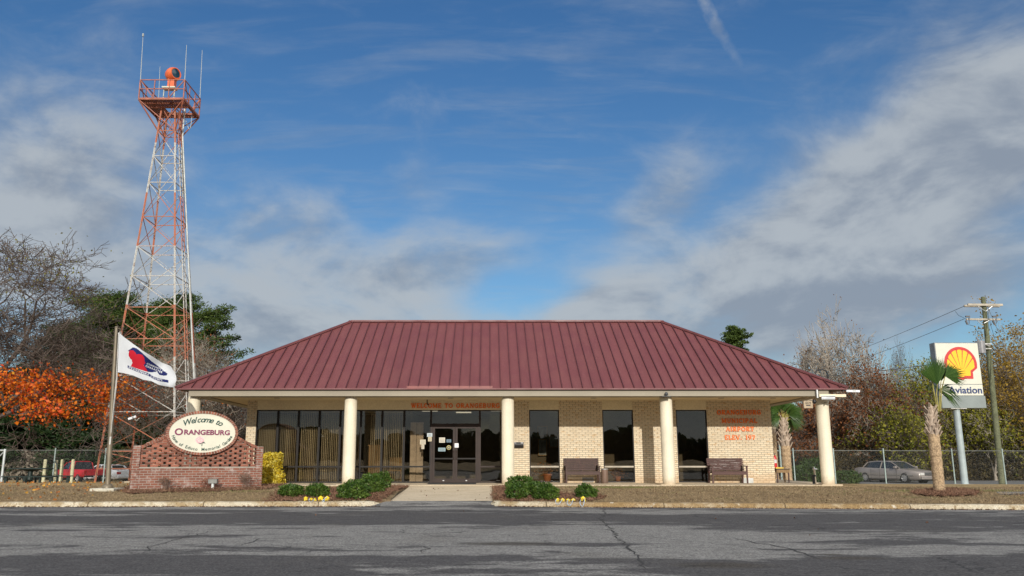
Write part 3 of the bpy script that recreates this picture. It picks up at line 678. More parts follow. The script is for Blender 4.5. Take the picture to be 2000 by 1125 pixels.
# aluminium door frame and two leaves
mb = MB(); xa, xb_, xm = wx(841), wx(937), wx(889)
mb.box((xa, YW, ZB), (xa+.07, YW+.13, DT)); mb.box((xb_-.07, YW, ZB), (xb_, YW+.13, DT)); mb.box((xa+.07, YW, DT-.06), (xb_-.07, YW+.13, DT))
mb.build('door_frame', M_DOORF, B)
for a, b, s in ((xa+.075, xm-.004, 1), (xm+.004, xb_-.075, -1)):
    mb = MB(); z0, z1 = ZB+.012, DT-.065; st = .085; y0, y1 = YW+.02, YW+.07
    mb.box((a, y0, z0), (a+st, y1, z1)); mb.box((b-st, y0, z0), (b, y1, z1)); mb.box((a+st, y0, z1-st), (b-st, y1, z1)); mb.box((a+st, y0, z0), (b-st, y1, z0+.15))
    dr = mb.build('door', M_DOORF, B)
    mb = MB(); mb.box((a+st-.004, y0+.02, z0+.146), (b-st+.004, y0+.03, z1-st+.004)); mb.build('pane', M_GLASS, dr)
    hx = b-.045 if s > 0 else a+.045; mb = MB(); mb.tube([(hx, y0, 1.0), (hx, y0-.07, 1.0), (hx, y0-.07, 1.3), (hx, y0, 1.3)], .016, 8)
    mb.box((hx-.03, y0-.02, .97), (hx+.03, y0-.001, 1.33)); mb.build('handle', M_DOORF, dr)
    mb = MB(); mb.box((a+st, y0+.02, .98), (b-st, y0-.03, 1.03)); mb.build('push_bar', M_BRONZE, dr)
    mb = MB(); cx = (a+b)/2; mb.box((cx-.03, y0-.006, z0+.06), (cx+.03, y0-.001, z0+.09)); mb.build('plate', M_SILV, dr)
mb = MB(); mb.box((xm-.02, YW-.03, 1.42), (xm+.13, YW+.018, 1.58)); mb.build('lock_box', M_SILV, B)
# base sill under the glazing
mb = MB(); mb.box((wx(497.7), YW-.01, ZB), (wx(841), YW+.14, ZB+.014)); mb.box((wx(937), YW-.01, ZB), (wx(985), YW+.14, ZB+.014)); mb.build('sill', M_BRONZE, B)
for a, b in ((1034, 1093), (1178, 1238.5), (1322.7, 1383.5)):
    mb = MB(); mb.box((wx(a)+.003, YW-.03, ZB), (wx(b)-.003, YW+.14, ZB+.019)); mb.build('sill', mat('sill_tan', (.3, .24, .17), .7), B)
# brick vents near the foot of the wall
def vent(x0, x1, y0, y1):
    mb = MB(); a, b, c, d_ = wx(x0), wx(x1), wz(y1), wz(y0); mb.box((a, YW-.015, c), (b, YW-.002, c+.02)); mb.box((a, YW-.015, d_-.02), (b, YW-.002, d_)); n = 6
    mb.box((a, YW-.015, c+.02), (a+.02, YW-.002, d_-.02)); mb.box((b-.02, YW-.015, c+.02), (b, YW-.002, d_-.02))
    for i in range(n): z = c+.03+(d_-c-.06)*i/(n-1); mb.box((a+.02, YW-.012, z-.006), (b-.02, YW-.003, z+.006))
    mb.build('wall_vent', mat('vent_grey', (.2, .2, .19), .5, metal=.3), B)
vent(1136, 1157.5, 933, 942)
mb = MB(); mb.box((wx(1444), YW-.04, ZB), (wx(1466.5), YW-.002, wz(933.5))); mb.build('wall_vent', mat('white_vent', (.55, .56, .53), .5), B)
# orange letters
mb = MB(); wl = sum(GL[c][0]+.1 for c in 'WELCOME TO ORANGEBURG'); x0 = wx(803, 790); h = (wx(977, 790)-x0)/wl
hz = wz(796.5)
for wd_, sk in (('WELCOME', ''), ('TO', 'WELCOME '), ('ORANGEBURG', 'WELCOME TO ')):
    mb = MB(); serif_text(mb, wd_, x0+sum(GL[c][0]+.1 for c in sk)*h, hz, h, YW+.02, .035); mb.build('lettering', M_ORANGE, B)
for s, py, pc in (('ORANGEBURG', 809.5, 1443.5), ('MUNICIPAL', 826, 1444.5), ('AIRPORT', 842.3, 1445.5), ('ELEV. 197', 858.6, 1445.5)):
    mb = MB(); serif_text(mb, s, wx(pc, py), wz(py, pc), .165, YW, .035, gap=.12, centre=True); mb.build('lettering', M_ORANGE, B)

# interior
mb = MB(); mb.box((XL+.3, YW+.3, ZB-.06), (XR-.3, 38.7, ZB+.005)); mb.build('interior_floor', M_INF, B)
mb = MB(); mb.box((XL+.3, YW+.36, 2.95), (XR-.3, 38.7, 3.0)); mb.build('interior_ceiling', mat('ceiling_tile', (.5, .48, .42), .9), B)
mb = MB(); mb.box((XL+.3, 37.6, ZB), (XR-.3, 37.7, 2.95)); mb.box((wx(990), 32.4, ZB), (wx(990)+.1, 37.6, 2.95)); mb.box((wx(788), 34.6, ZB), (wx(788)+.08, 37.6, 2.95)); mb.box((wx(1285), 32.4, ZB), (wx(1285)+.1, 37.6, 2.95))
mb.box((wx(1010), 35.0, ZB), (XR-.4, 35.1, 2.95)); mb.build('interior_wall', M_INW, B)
EM = bpy.data.materials.new('lit_panel'); EM.use_nodes = True; e = EM.node_tree.nodes['Principled BSDF']; e.inputs['Emission Color'].default_value = (1, .95, .8, 1); e.inputs['Emission Strength'].default_value = .8
for px, y in ((830, 34.2), (905, 33.4), (900, 35.4), (975, 34), (1110, 33.5), (1230, 33.3)):
    mb = MB(); x = wx(px); mb.box((x-.32, y-.28, 2.93), (x+.32, y+.28, 2.948)); mb.build('ceiling_light', EM, B)

# ------------------------------------------------------------------ blinds, furniture behind the glass
M_SLAT = mat('blind_slat', (.84, .76, .6), .7, .05)
bays = list(zip(cuts[:7], cuts[1:8])); ordn = ['leftmost', 'second', 'third', 'fourth', 'fifth', 'sixth', 'seventh']
for k, (a, b) in enumerate(bays):
    x0, x1 = wx(a)+.05, wx(b)-.05
    t = thing('vertical_blind', f'cream vertical slat blind in the {ordn[k]} glazed bay counted from the left brick pier', 'blind', ((x0+x1)/2, YW+.3, ZH), 'vertical blinds behind the left glazing')
    mb = MB(); mb.box((x0, YW+.24, ZH-.09), (x1, YW+.30, ZH-.05)); mb.build('headrail', M_SLAT, t)
    mb = MB(); n = int((x1-x0)/.066); off = random.uniform(-.1, .1)
    for i in range(n):
        if k == 5 and i < 4: continue
        x = x0+(i+.5)*(x1-x0)/n; an = 1.40+off*.5+random.gauss(0, .05)
        dx_, dy_ = math.cos(an)*.047, math.sin(an)*.047; z0, z1 = ZB+.05, ZH-.09
        mb.add([(x-dx_, YW+.27-dy_, z0), (x+dx_, YW+.27+dy_, z0), (x+dx_, YW+.27+dy_, z1), (x-dx_, YW+.27-dy_, z1),
                (x-dx_, YW+.272-dy_, z0), (x+dx_, YW+.272+dy_, z0), (x+dx_, YW+.272+dy_, z1), (x-dx_, YW+.272-dy_, z1)],
               [(0, 1, 2, 3), (7, 6, 5, 4), (0, 4, 5, 1), (3, 2, 6, 7), (1, 5, 6, 2), (0, 3, 7, 4)])
    mb.build('slats', M_SLAT, t)
t = thing('display_board', 'tall pale folding board standing inside the glass left of the doors', 'board', (wx(810), 32.9, ZB))
for i, (a, b) in enumerate(((797, 809), (809.5, 823))):
    mb = MB(); mb.box((wx(a), 32.85+.03*i, ZB+.02), (wx(b), 32.88+.03*i, wz(823))); mb.build('panel', mat('board_white', (.62, .52, .45), .6), t)
t = thing('wooden_cabinet', 'light oak cabinet inside the bay right of the second column', 'cabinet', (wx(728), 33.2, ZB))
mb = MB(); mb.box((wx(714), 32.9, ZB), (wx(741), 33.5, 1.5)); mb.build('body', M_WOOD, t)
mb = MB(); mb.box((wx(714)-.03, 32.87, 1.5), (wx(741)+.03, 33.52, 1.54)); mb.build('top', M_WOOD, t)
t = thing('wooden_chair', 'oak chair standing behind the blinds left of the folding board', 'chair', (wx(766), 33.3, ZB))
xc = wx(766); mb = MB(); mb.box((xc-.25, 33.05, .52), (xc+.25, 33.55, .57)); mb.build('seat', M_WOOD, t)
mb = MB(); mb.box((xc-.25, 33.5, .7), (xc+.25, 33.55, 1.05)); mb.build('backrest', M_WOOD, t)
for sx in (-.22, .22):
    mb = MB(); mb.beam((xc+sx, 33.1, ZB), (xc+sx, 33.1, .52), .04); mb.build('leg', M_WOOD, t)
    mb = MB(); mb.beam((xc+sx, 33.5, ZB), (xc+sx, 33.52, .7), .04); mb.build('leg', M_WOOD, t)
def frame(px0, px1, py0, py1, label, y=34.9):
    t = thing('picture_frame', label, 'picture', (W(px0, py0, y).x, y, 1), 'pictures hung inside the first narrow window'); a, b = W(px0, py1, y), W(px1, py0, y)
    mb = MB(); w = .03; mb.box((a.x, y-.03, a.z), (a.x+w, y, b.z)); mb.box((b.x-w, y-.03, a.z), (b.x, y, b.z)); mb.box((a.x+w, y-.03, b.z-w), (b.x-w, y, b.z)); mb.box((a.x+w, y-.03, a.z), (b.x-w, y, a.z+w)); mb.build('frame', M_WOOD, t)
    mb = MB(); mb.box((a.x+w, y-.012, a.z+w), (b.x-w, y-.002, b.z-w)); mb.build('print', mat('print_grey', (.22, .26, .3), .4, .3, 4), t)
frame(1050, 1069, 832, 852, 'square picture framed above the poster inside the first window')
frame(1051, 1068, 858, 890, 'tall dark poster framed behind the first narrow window')
frame(1073, 1090, 851, 874, 'low picture framed to the right inside the first window')
M_TERRA = mat('terracotta', (.45, .17, .08), .8, .12)
M_DRY = leafmat('dry_leaf', [(.2, .08, .03), (.35, .16, .05), (.16, .12, .04)])
def potplant(px, yp, top, label, s=1.):
    x = W(px, 930, yp).x; t = thing('potted_plant', label, 'plant', (x, yp, ZB), 'potted plants inside the narrow windows')
    mb = MB(); mb.lathe((x, yp, ZB), [(.11*s, 0), (.16*s, .27*s), (.185*s, .27*s), (.185*s, .33*s), (.15*s, .33*s), (.14*s, .29*s)], 20); mb.build('pot', M_TERRA, t, smooth=True)
    pts = np.array([x, yp, ZB+.5*s])+rng.normal(size=(160, 3))*np.array([.26, .14, .12])*s; cards('foliage', pts, .1, M_DRY, t)
    mb = MB(); [mb.tube([(x, yp, ZB+.28*s), tuple(pts[i])], .006, 3) for i in range(12)]; mb.build('stem', M_WOOD, t)
potplant(1069, 32.5, 925, 'terracotta pot plant low in the window beside the mailbox')
potplant(1207, 32.6, 930, 'small potted plant low in the window right of the trash can', .7)

# paper notices on the door glass
pap = [(834, 844, 846, 853, 'small blue and white notice, uppermost paper beside the left door', (.6, .68, .72)), (836, 843, 853.6, 862, 'cream slip taped directly beneath the blue notice', (.62, .55, .38)),
       (820, 831, 858.5, 868, 'cream paper on the side pane over the folding board', (.6, .55, .42)), (823, 828.5, 868.5, 877, 'narrow slip taped under the paper on the side pane', (.58, .53, .42)),
       (857.5, 869, 854.5, 864.5, 'white typed sheet high on the left door glass', (.66, .62, .52)), (872, 881, 858, 864, 'small blue card right of the typed sheet', (.16, .24, .3)),
       (856, 870, 874.5, 881.5, 'pale blue wide sticker lowest on the left door', (.3, .42, .46))]
for ip, (a, b, c, d_, lb, cc) in enumerate(pap):
    t = thing('paper_notice', lb, 'notice', (wx(a), YW, wz(d_)), 'papers taped to the entrance glass'); yy = YW+.012 if a > 845 else YW-.0
    if a > 845: yy = YW+.036
    else: yy = YW+.062
    if 832 < a < 840: yy = YW-.008
    mb = MB(); mb.box((wx(a), yy-.004, wz(d_)), (wx(b), yy-.001, wz(c))); mb.build('sheet', mat('paper%d' % ip, cc, .7, .03), t)
    mb = MB(); n = 3
    for i in range(n):
        z = wz(c)+(wz(d_)-wz(c))*(.28+.24*i); mb.box((wx(a)+.03, yy-.0055, z-.006), (wx(b)-.03, yy-.0042, z+.006))
    mb.build('print', mat('ink', (.08, .08, .1), .7), t)
x, z = wx(876.5), wz(874); t = thing('round_seal_sticker', 'round yellow and navy seal sticker on the left door glass', 'sticker', (x, YW, z))
for r, m_, e in ((.085, mat('seal_yellow', (.55, .47, .16), .6), 0), (.062, mat('seal_navy', (.03, .06, .12), .6), .0015), (.03, mat('seal_gold', (.5, .4, .12), .6), .003)):
    mb = MB(); mb.prism([(x+r*math.cos(i*.2618), z+r*math.sin(i*.2618)) for i in range(24)], YW+.032-e, YW+.0335-e); mb.build('disc', m_, t)

# mailbox, trash can, benches
M_BLK = mat('black_metal', (.02, .02, .022), .4, .1)
x0, x1, z0, z1 = wx(1001), wx(1022.5), wz(874.5), wz(863.8)
t = thing('mailbox', 'black wall mailbox with white sticker on the brick beside the third column', 'mailbox', ((x0+x1)/2, YW, z0))
mb = MB(); mb.add([(x0, YW-.14, z0+.1), (x1, YW-.14, z0+.1), (x1, YW-.09, z0), (x0, YW-.09, z0), (x0, YW-.001, z0), (x1, YW-.001, z0), (x1, YW-.001, z1), (x0, YW-.001, z1), (x0, YW-.14, z1-.02), (x1, YW-.14, z1-.02)],
       [(3, 2, 1, 0), (0, 1, 9, 8), (3, 4, 5, 2), (7, 8, 9, 6), (0, 8, 7, 4, 3), (2, 5, 6, 9, 1), (4, 7, 6, 5)]); mb.build('box', M_BLK, t)
mb = MB(); mb.box((x0, YW-.16, z1-.05), (x1, YW-.142, z1-.0)); mb.build('lid', M_BLK, t)
mb = MB(); mb.box((x1-.11, YW-.163, z1-.043), (x1-.02, YW-.161, z1-.012)); mb.box((x0+.02, YW-.163, z1-.035), (x0+.14, YW-.161, z1-.02)); mb.build('sticker', mat('sticker_white', (.7, .7, .7), .5), t)

M_BEN = mat('dark_red_bench', (.06, .027, .02), .6, .2, 5, fine=.3)
M_BENW = mat('worn_red_bench', (.085, .034, .028), .6, .2, 3, c2=(.06, .024, .018), fine=.35)
def bench(x0, x1, label, arms, m, wear):
    xc = (x0+x1)/2; yb = YW-.18; yf = YW-.72
    t = thing('slatted_bench', label, 'bench', (xc, yf, ZB), 'wooden benches against the brick wall')
    mb = MB()
    for i in range(6): y = yf+.02+i*.085; mb.box((x0+.06, y, ZB+.42-.012*i), (x1-.06, y+.07, ZB+.445-.012*i))
    mb.box((x0+.06, yf-.01, ZB+.32), (x1-.06, yf+.015, ZB+.415)); mb.build('seat', m, t)
    mb = MB()
    for i in range(7):
        z = ZB+.47+i*.065; y = yb-.02+.02*i; mb.box((x0+.0, y, z), (x1-.0, y+.022, z+.055))
    for fx in (.06, .5, .94): x = x0+(x1-x0)*fx; mb.beam((x, yb+.02, ZB+.35), (x, yb+.16, ZB+.92), .05, .03)
    mb.build('backrest', m, t)
    if wear:
        mb = MB(); r = random.Random(2)
        for i in range(34):
            k = r.randint(1, 6); z = ZB+.47+k*.065+r.uniform(.005, .04); y = yb-.02+.02*k-.0015; a = r.uniform(x0+.1, x1-.3)
            mb.box((a, y, z), (a+r.uniform(.06, .3), y+.001, z+r.uniform(.004, .012)))
        mb.build('bare_wood_streaks', mat('bare_wood', (.42, .36, .34), .8), t)
    for x in (x0+.05, x1-.05):
        mb = MB(); mb.beam((x, yf+.03, ZB), (x, yf+.03, ZB+.62), .05, .06); mb.build('leg', m, t)
        mb = MB(); mb.beam((x, yb+.1, ZB), (x, yb-.02, ZB+.45), .05, .06); mb.build('leg', m, t)
        mb = MB(); mb.box((x-.05, yf-.02, ZB+.62), (x+.05, yb+.05, ZB+.65)); mb.build('armrest', m, t)
    return t
b0, b1 = W(1103, 930, YW-.5).x, W(1172.5, 930, YW-.5).x
bench(b0, b1, 'dark slatted wooden bench between the first two narrow windows', True, M_BEN, False)
b0, b1 = W(1387, 930, YW-.5).x, W(1459, 930, YW-.5).x
bench(b0, b1, 'peeling slatted wooden bench below the orange airport lettering', True, M_BENW, True)
t = thing('trash_can', 'brown cylindrical trash can with steel rim beside the dark bench', 'trash can', (W(1181, 930, 31.5).x, 31.5, ZB))
x = W(1181, 930, 31.5).x; mb = MB(); mb.lathe((x, 31.5, ZB), [(.125, 0), (.13, .02), (.13, .5)], 24); mb.build('body', mat('can_brown', (.17, .11, .08), .5, .1), t, smooth=True)
mb = MB(); mb.lathe((x, 31.5, ZB+.5), [(.134, 0), (.136, .03), (.11, .05), (.09, .03)], 24); mb.build('rim', M_SILV, t, smooth=True)
t = thing('door_mat', 'black rubber doormat lying before the glass double doors', 'doormat', (wx(889), 31.0, ZB))
mb = MB(); a, b = W(836, 944, 31).x, W(930, 944, 31).x; mb.box((a, 30.4, ZB+.002), (b, 31.6, ZB+.018)); mb.build('mat', mat('rubber', (.025, .025, .028), .9, .2, 20), t)

# things by the right corner
M_TW = mat('weathered_timber', (.24, .15, .07), .8, .2, 6, fine=.3)
x0, x1 = W(1513, 930, 32.3).x, W(1538, 930, 32.3).x
t = thing('tool_stand', 'small wooden stand with black legs beside the right brick corner', 'table', ((x0+x1)/2, 32.3, ZB))
mb = MB(); mb.box((x0, 32.05, ZB+.38), (x1, 32.55, ZB+.5)); mb.build('apron', M_TW, t)
mb = MB(); mb.box((x0-.02, 32.02, ZB+.5), (x1+.02, 32.58, ZB+.53)); mb.build('top', mat('dark_top', (.06, .05, .04), .7), t)
for x in (x0+.03, x1-.03):
    for y in (32.08, 32.52): mb = MB(); mb.beam((x, y, ZB), (x, y, ZB+.38), .045); mb.build('leg', M_BEN if y < 32.3 else M_TW, t)
mb = MB(); mb.box((x0+.0, 32.1, ZB+.532), (x0+.3, 32.35, ZB+.58)); o = mb.build('yellow_pad', mat('yellow_plastic', (.75, .5, .05), .5)); tag(o, 'flat yellow pad lying on the small wooden stand', 'pad')
mb = MB(); c = [(x0+.08+.2*math.sin(i*.35), 32.06, ZB+.36-.26*math.sin(i*.35/2.2*1.0)) for i in range(0, 13)]
mb.tube([(x0+.06+.22*i/12, 32.06, ZB+.4-.22*math.sin(math.pi*i/12)) for i in range(13)], .008, 6); o = mb.build('black_cable', M_BLK); tag(o, 'black cable looping down below the small wooden stand', 'cable')
x = XR+.1; t = thing('fire_extinguisher', 'red fire extinguisher with white label hung by the right brick corner', 'extinguisher', (x, 32.25, 1.0))
mb = MB(); mb.lathe((x, 32.25, .62), [(.0, 0), (.075, .01), (.08, .04), (.08, .42), (.05, .49), (.025, .51)], 20); mb.build('cylinder', mat('extinguisher_red', (.55, .015, .02), .3, .05), t, smooth=True)
mb = MB(); mb.lathe((x, 32.25, .84), [(.0815, 0), (.0815, .13)], 20); mb.build('paper_label', mat('label_white', (.7, .7, .68), .5), t)
mb = MB(); mb.tube([(x, 32.25, 1.12), (x, 32.25, 1.17)], .02, 8); mb.beam((x-.05, 32.2, 1.18), (x+.06, 32.2, 1.2), .02); mb.tube([(x-.03, 32.2, 1.15), (x-.1, 32.15, 1.05), (x-.09, 32.15, .8)], .01, 6); mb.build('valve', M_BLK, t)
p = W(1593, 942, 31.); t = thing('water_standpipe', 'short grey hydrant pipe with brass tap behind the right end column', 'standpipe', (p.x, 31., gz(p.x, 31.)))
mb = MB(); mb.tube([(p.x, 31, 0), (p.x-.02, 31, .66)], .035, 10); mb.build('pipe', mat('pipe_tan', (.4, .33, .25), .6), t, smooth=True)
mb = MB(); mb.lathe((p.x-.02, 31, .60), [(.05, 0), (.055, .03), (.03, .08), (.012, .12)], 12); mb.tube([(p.x, 31, .64), (p.x+.09, 31, .62)], .022, 8); mb.build('tap', M_SILV, t)
mb = MB(); mb.tube([(p.x-.07, 31, .02), (p.x-.07, 31, .36)], .045, 10); mb.box((p.x-.12, 30.96, .36), (p.x+.04, 31.04, .42)); mb.build('valve_body', M_BLK, t)

# fittings near the beam
def cam_fit(px, py, label, s=1):
    p = W(px, py, 29.0); t = thing('security_camera', label, 'camera', tuple(p), 'cameras fixed to the building'); e = .11*s
    mb = MB(); mb.tube([p+Vector((-e*1.9, .05, 0)), p+Vector((e*2.0, -.06, -.01))], [.062*s, .062*s], 12); mb.build('housing', mat('camera_white', (.72, .75, .78), .35), t)
    mb = MB(); q = p+Vector((-e*2.0, .03, .06)); mb.beam(q, q+Vector((e*4.3, -.11, 0)), .15*s, .012); mb.build('sunshield', MAT['camera_white'], t)
    mb = MB(); mb.tube([p+Vector((.05, 0, -.05)), p+Vector((.02, .08, -.14)), p+Vector((.02, .38, -.14))], .022, 8); mb.build('bracket', mat('grey_bracket', (.35, .34, .3), .5), t); return t
cam_fit(1617, 777.5, 'white bullet security camera on top of the right end column')
p = W(1596, 770, 29.09); t = thing('dome_lamp', 'silver cylinder lamp with black bracket left of the white security camera', 'lamp', tuple(p))
mb = MB(); mb.tube([p+Vector((0, 0, .16)), p+Vector((0, 0, -.13))], [.045, .05], 14); mb.build('housing', M_SILV, t, smooth=True)
mb = MB(); q = W(1591, 784, 29.2); mb.lathe((q.x, 29.22, q.z-.06), [(.03, -.02), (.07, .02), (.075, .07), (.04, .13)], 14); mb.build('base', M_BLK, t, smooth=True)
p = W(1665, 763.5, 29.0); t = thing('tube_lamp', 'thin white tube lamp projecting from the right roof corner', 'lamp', tuple(p))
a, b = W(1652.5, 763.5, 29.1), W(1679, 764, 29.1); mb = MB(); mb.beam(a, b, .05, .075); mb.build('housing', MAT['camera_white'], t)
mb = MB(); mb.beam(a+Vector((.22, -.027, -.0)), a+Vector((.34, -.027, 0)), .004, .03); mb.build('nameplate', MAT['grey_bracket'], t)
mb = MB(); mb.beam(a+Vector((.03, 0, 0)), a+Vector((-.2, .12, .05)), .03); mb.build('bracket', M_BLK, t)
p = W(1301.5, 769, 29.07); t = thing('floodlight', 'small black floodlight perched above the fourth column', 'floodlight', tuple(p))
mb = MB(); mb.lathe((p.x, 29.07, p.z-.06), [(.05, 0), (.065, .05), (.045, .1), (.02, .12)], 10); mb.build('lamp_head', mat('flood_dark', (.06, .065, .07), .5), t)
mb = MB(); mb.box((p.x-.17, 29.0, 3.148), (p.x+.15, 29.3, 3.168)); mb.tube([(p.x, 29.07, 3.165), (p.x, 29.07, p.z-.05)], .015, 6); mb.build('bracket', MAT['flood_dark'], t)
p = W(834.5, 780, 31.6); t = thing('hanging_bracket', 'small dark metal bracket hanging above the orange welcome lettering', 'bracket', tuple(p))
mb = MB(); mb.tube([(p.x, 31.6, ZS), (p.x, 31.6, ZS-.14)], .025, 8); mb.tube([(p.x, 31.6, ZS-.14), (p.x+.05, 31.55, ZS-.2)], .03, 8); mb.build('stem', mat('dark_bronze', (.12, .09, .06), .5), t)
# hanging gate sign under the side verandah
y = 34.5; a, b = W(1570.5, 797, y), W(1586.5, 779, y)
t = thing('gate_sign', 'small tan sign lettered in black hanging under the soffit left of the end column', 'sign', (a.x, y, a.z))
mb = MB(); mb.box((a.x, y, a.z), (b.x, y+.03, b.z)); mb.build('board', mat('sign_tan', (.42, .33, .22), .7), t)
mb = MB(); mb.beam((a.x+.06, y+.015, b.z), (a.x+.06, y+.015, ZS), .015); mb.beam((b.x-.06, y+.015, b.z), (b.x-.06, y+.015, ZS), .015); mb.build('hanger', M_BLK, t)
mb = MB()
for s, z, sz in (('WALK THRU', .78, .065), ('GATE', .46, .10)):
    v, f, lo, w = glyphs(s, sz, .003, .001); mb.add([(p[0]+(a.x+b.x)/2-w/2, y+p[1]-.004, p[2]+a.z+(b.z-a.z)*z) for p in v], f)
mb.box(((a.x+b.x)/2-.09, y-.006, a.z+.09), ((a.x+b.x)/2+.09, y-.001, a.z+.14)); mb.build('lettering', M_BLK, t)
# bent mast behind the roof
y = 42.; t = thing('bent_pipe_mast', 'black pipe bent in a hoop showing above the right roof slope', 'pipe', (W(1592, 740, y).x, y, gz(12, y)))
arc = [(1592, 760), (1592, 735), (1592.5, 728), (1595.5, 723.5), (1600, 722), (1607, 722), (1613, 724), (1616, 729), (1617, 737), (1617.5, 745)]
pts = [W(a, b, y) for a, b in arc]; pts[0] = Vector((pts[1].x, y, gz(12, y))); pts[-1] = Vector((pts[-2].x, y, pts[-1].z-.1))
mb = MB(); mb.tube(pts, .035, 8); mb.build('hoop', M_BLK, t)

# ------------------------------------------------------------------ brick welcome sign
M_RB = brickmat('red_brick', (.265, .10, .064), (.175, .07, .05), (.31, .265, .225), .225, .0762, .01, (.16, .09, .07), 0, .55)
M_RB1 = mat('red_brick_unit', (.235, .085, .052), .85, .15, 6, fine=.3, island=.35); M_MORT = mat('mortar', (.42, .37, .31), .9, .1)
ang = R(26); S0 = W(393, 870, 27.3); sgz = .02
ca_, sa_ = math.cos(ang), math.sin(ang)
def local_u(px, py=900):
    u, dy, dz = ray(px, py); k = u/dy; return (k*S0.y-S0.x)/(ca_-k*sa_)
def local_z(px, py):
    uu = local_u(px, py); Y = S0.y+sa_*uu; return W(px, py, Y).z-sgz
SG = thing('welcome_sign', 'red brick entrance sign wall with cream oval welcome panel', 'sign', (S0.x, S0.y, sgz), rz=ang, world=False)
uL, uR = local_u(257.5), local_u(511); zl, zr = local_z(260, 870.5), local_z(505, 872.5); zb = -.25
zcap = local_z(385, 912.5); cu = local_u(394, 846); cz = local_z(394, 846)
ax_, az2 = (local_u(463, 846)-local_u(323.5, 846))/2, (local_z(394, 803)-local_z(394, 889))/2
pw = .22
def topz(u):                                    # the curved shoulder line of the wall
    e = abs(u-cu); half = ax_*.9; L_ = min(abs(uL-cu), abs(uR-cu))-pw
    if e < half: return cz-.03
    t_ = min(1, (e-half)/(L_-half)); return (cz-.03)*(1-t_**.8)+(zl-.03)*t_**.8
mb = MB(); D0, D1 = -.14, .14
mb.box((uL, D0-.05, zb), (uL+pw, D1+.05, zl+.0)); mb.box((uR-pw, D0-.05, zb), (uR, D1+.05, zr)); mb.box((uL+pw, D0-.03, zb), (uR-pw, D1+.03, zcap-.02))
mb.build('brick_base', M_RB, SG, bevel=.006)
mb = MB(); mb.box((uL+pw, D0-.04, zcap-.018), (uR-pw, D1+.04, zcap+.012)); mb.build('mortar_ledge', M_MORT, SG)
# pierced brickwork: courses with gaps, laid brick by brick
mb = MB(); rh = .0762; z = zcap+.014; c = 0; per = .31; blen = .228; ztop = zl+.005; holes_l, holes_r = uL+pw+.01, uR-pw-.01
while z+rh < cz+.1:
    u = holes_l-(per/2 if c % 2 else 0)
    while u < holes_r:
        solid = z > ztop-.01
        L_ = per-.01 if solid else blen
        a, b = max(u, holes_l), min(u+L_, holes_r)
        if b-a > .03 and z+rh < topz((a+b)/2)+.02:
            mb.cur = 0; mb.box((a, D0+.01, z+.005), (b, D1-.01, z+rh-.004))
            mb.cur = 1; mb.box((a+.01, D0+.02, z+rh-.004), (b-.01, D1-.02, z+rh+.005))
            if solid: mb.box((b+.001, D0+.02, z), (b+.009, D1-.02, z+rh-.005))
        u += per if not solid else per
    z += rh; c += 1
mb.cur = 0
mb.build('pierced_brickwork', [M_RB1, M_MORT], SG)
# soldier bricks along the curved shoulders
mb = MB()
for s in (-1, 1):
    u = cu+s*ax_*.86; end = (uL+pw*.9) if s < 0 else (uR-pw*.9)
    while (u-end)*s < 0:
        u2 = u+s*.076; z1_, z2_ = topz(u), topz(u2); an = math.atan2(z2_-z1_, u2-u)
        Tm = Matrix.Translation(((u+u2)/2, 0, (z1_+z2_)/2)) @ Matrix.Rotation(-an, 4, 'Y')
        hh = .085
        mb.cur = 0; mb.box((-.034, D0-.012, -hh/2), (.034, D1+.012, hh/2), Tm); mb.cur = 1; mb.box((.034, D0, -hh/2), (.043, D1, hh/2-.006), Tm); u = u2
mb.build('curved_coping', [M_RB1, M_MORT], SG)
# oval ring of bricks
mb = MB(); n = 74; rw = .085
for i in range(n):
    t0, t1 = 2*math.pi*(i+.1)/n, 2*math.pi*(i+.9)/n; tm0, tm1 = 2*math.pi*(i-.1)/n, 2*math.pi*(i+.1)/n
    e = lambda t, k: (cu+(ax_-k)*math.cos(t), cz+(az2-k)*math.sin(t))
    mb.cur = 0; mb.prism([e(t0, rw), e(t0, 0), e(t1, 0), e(t1, rw)], -.26, .2)
    mb.cur = 1; mb.prism([e(tm0, rw), e(tm0, .006), e(tm1, .006), e(tm1, rw)], -.252, .195)
mb.build('oval_brick_ring', [M_RB1, M_MORT], SG)
M_PAN = mat('sign_cream', (.66, .64, .52), .5, .04, 2, fine=.06)
mb = MB(); mb.prism([(cu+(ax_-rw+.004)*math.cos(i*math.pi/48), cz+(az2-rw+.004)*math.sin(i*math.pi/48)) for i in range(96)], -.235, .19); panel = mb.build('oval_panel', M_PAN, SG)
M_GRN = mat('dark_green_paint', (.008, .055, .042), .5, .05); M_PUR = mat('plum_paint', (.20, .03, .085), .5, .05); M_PNK = mat('rose_pink', (.78, .56, .55), .6, .1, 20); M_PNK2 = mat('rose_line', (.6, .25, .32), .6)
kx = (ax_-rw)/66.5; kz = (az2-rw)/37.4        # panel units per zoomed reading
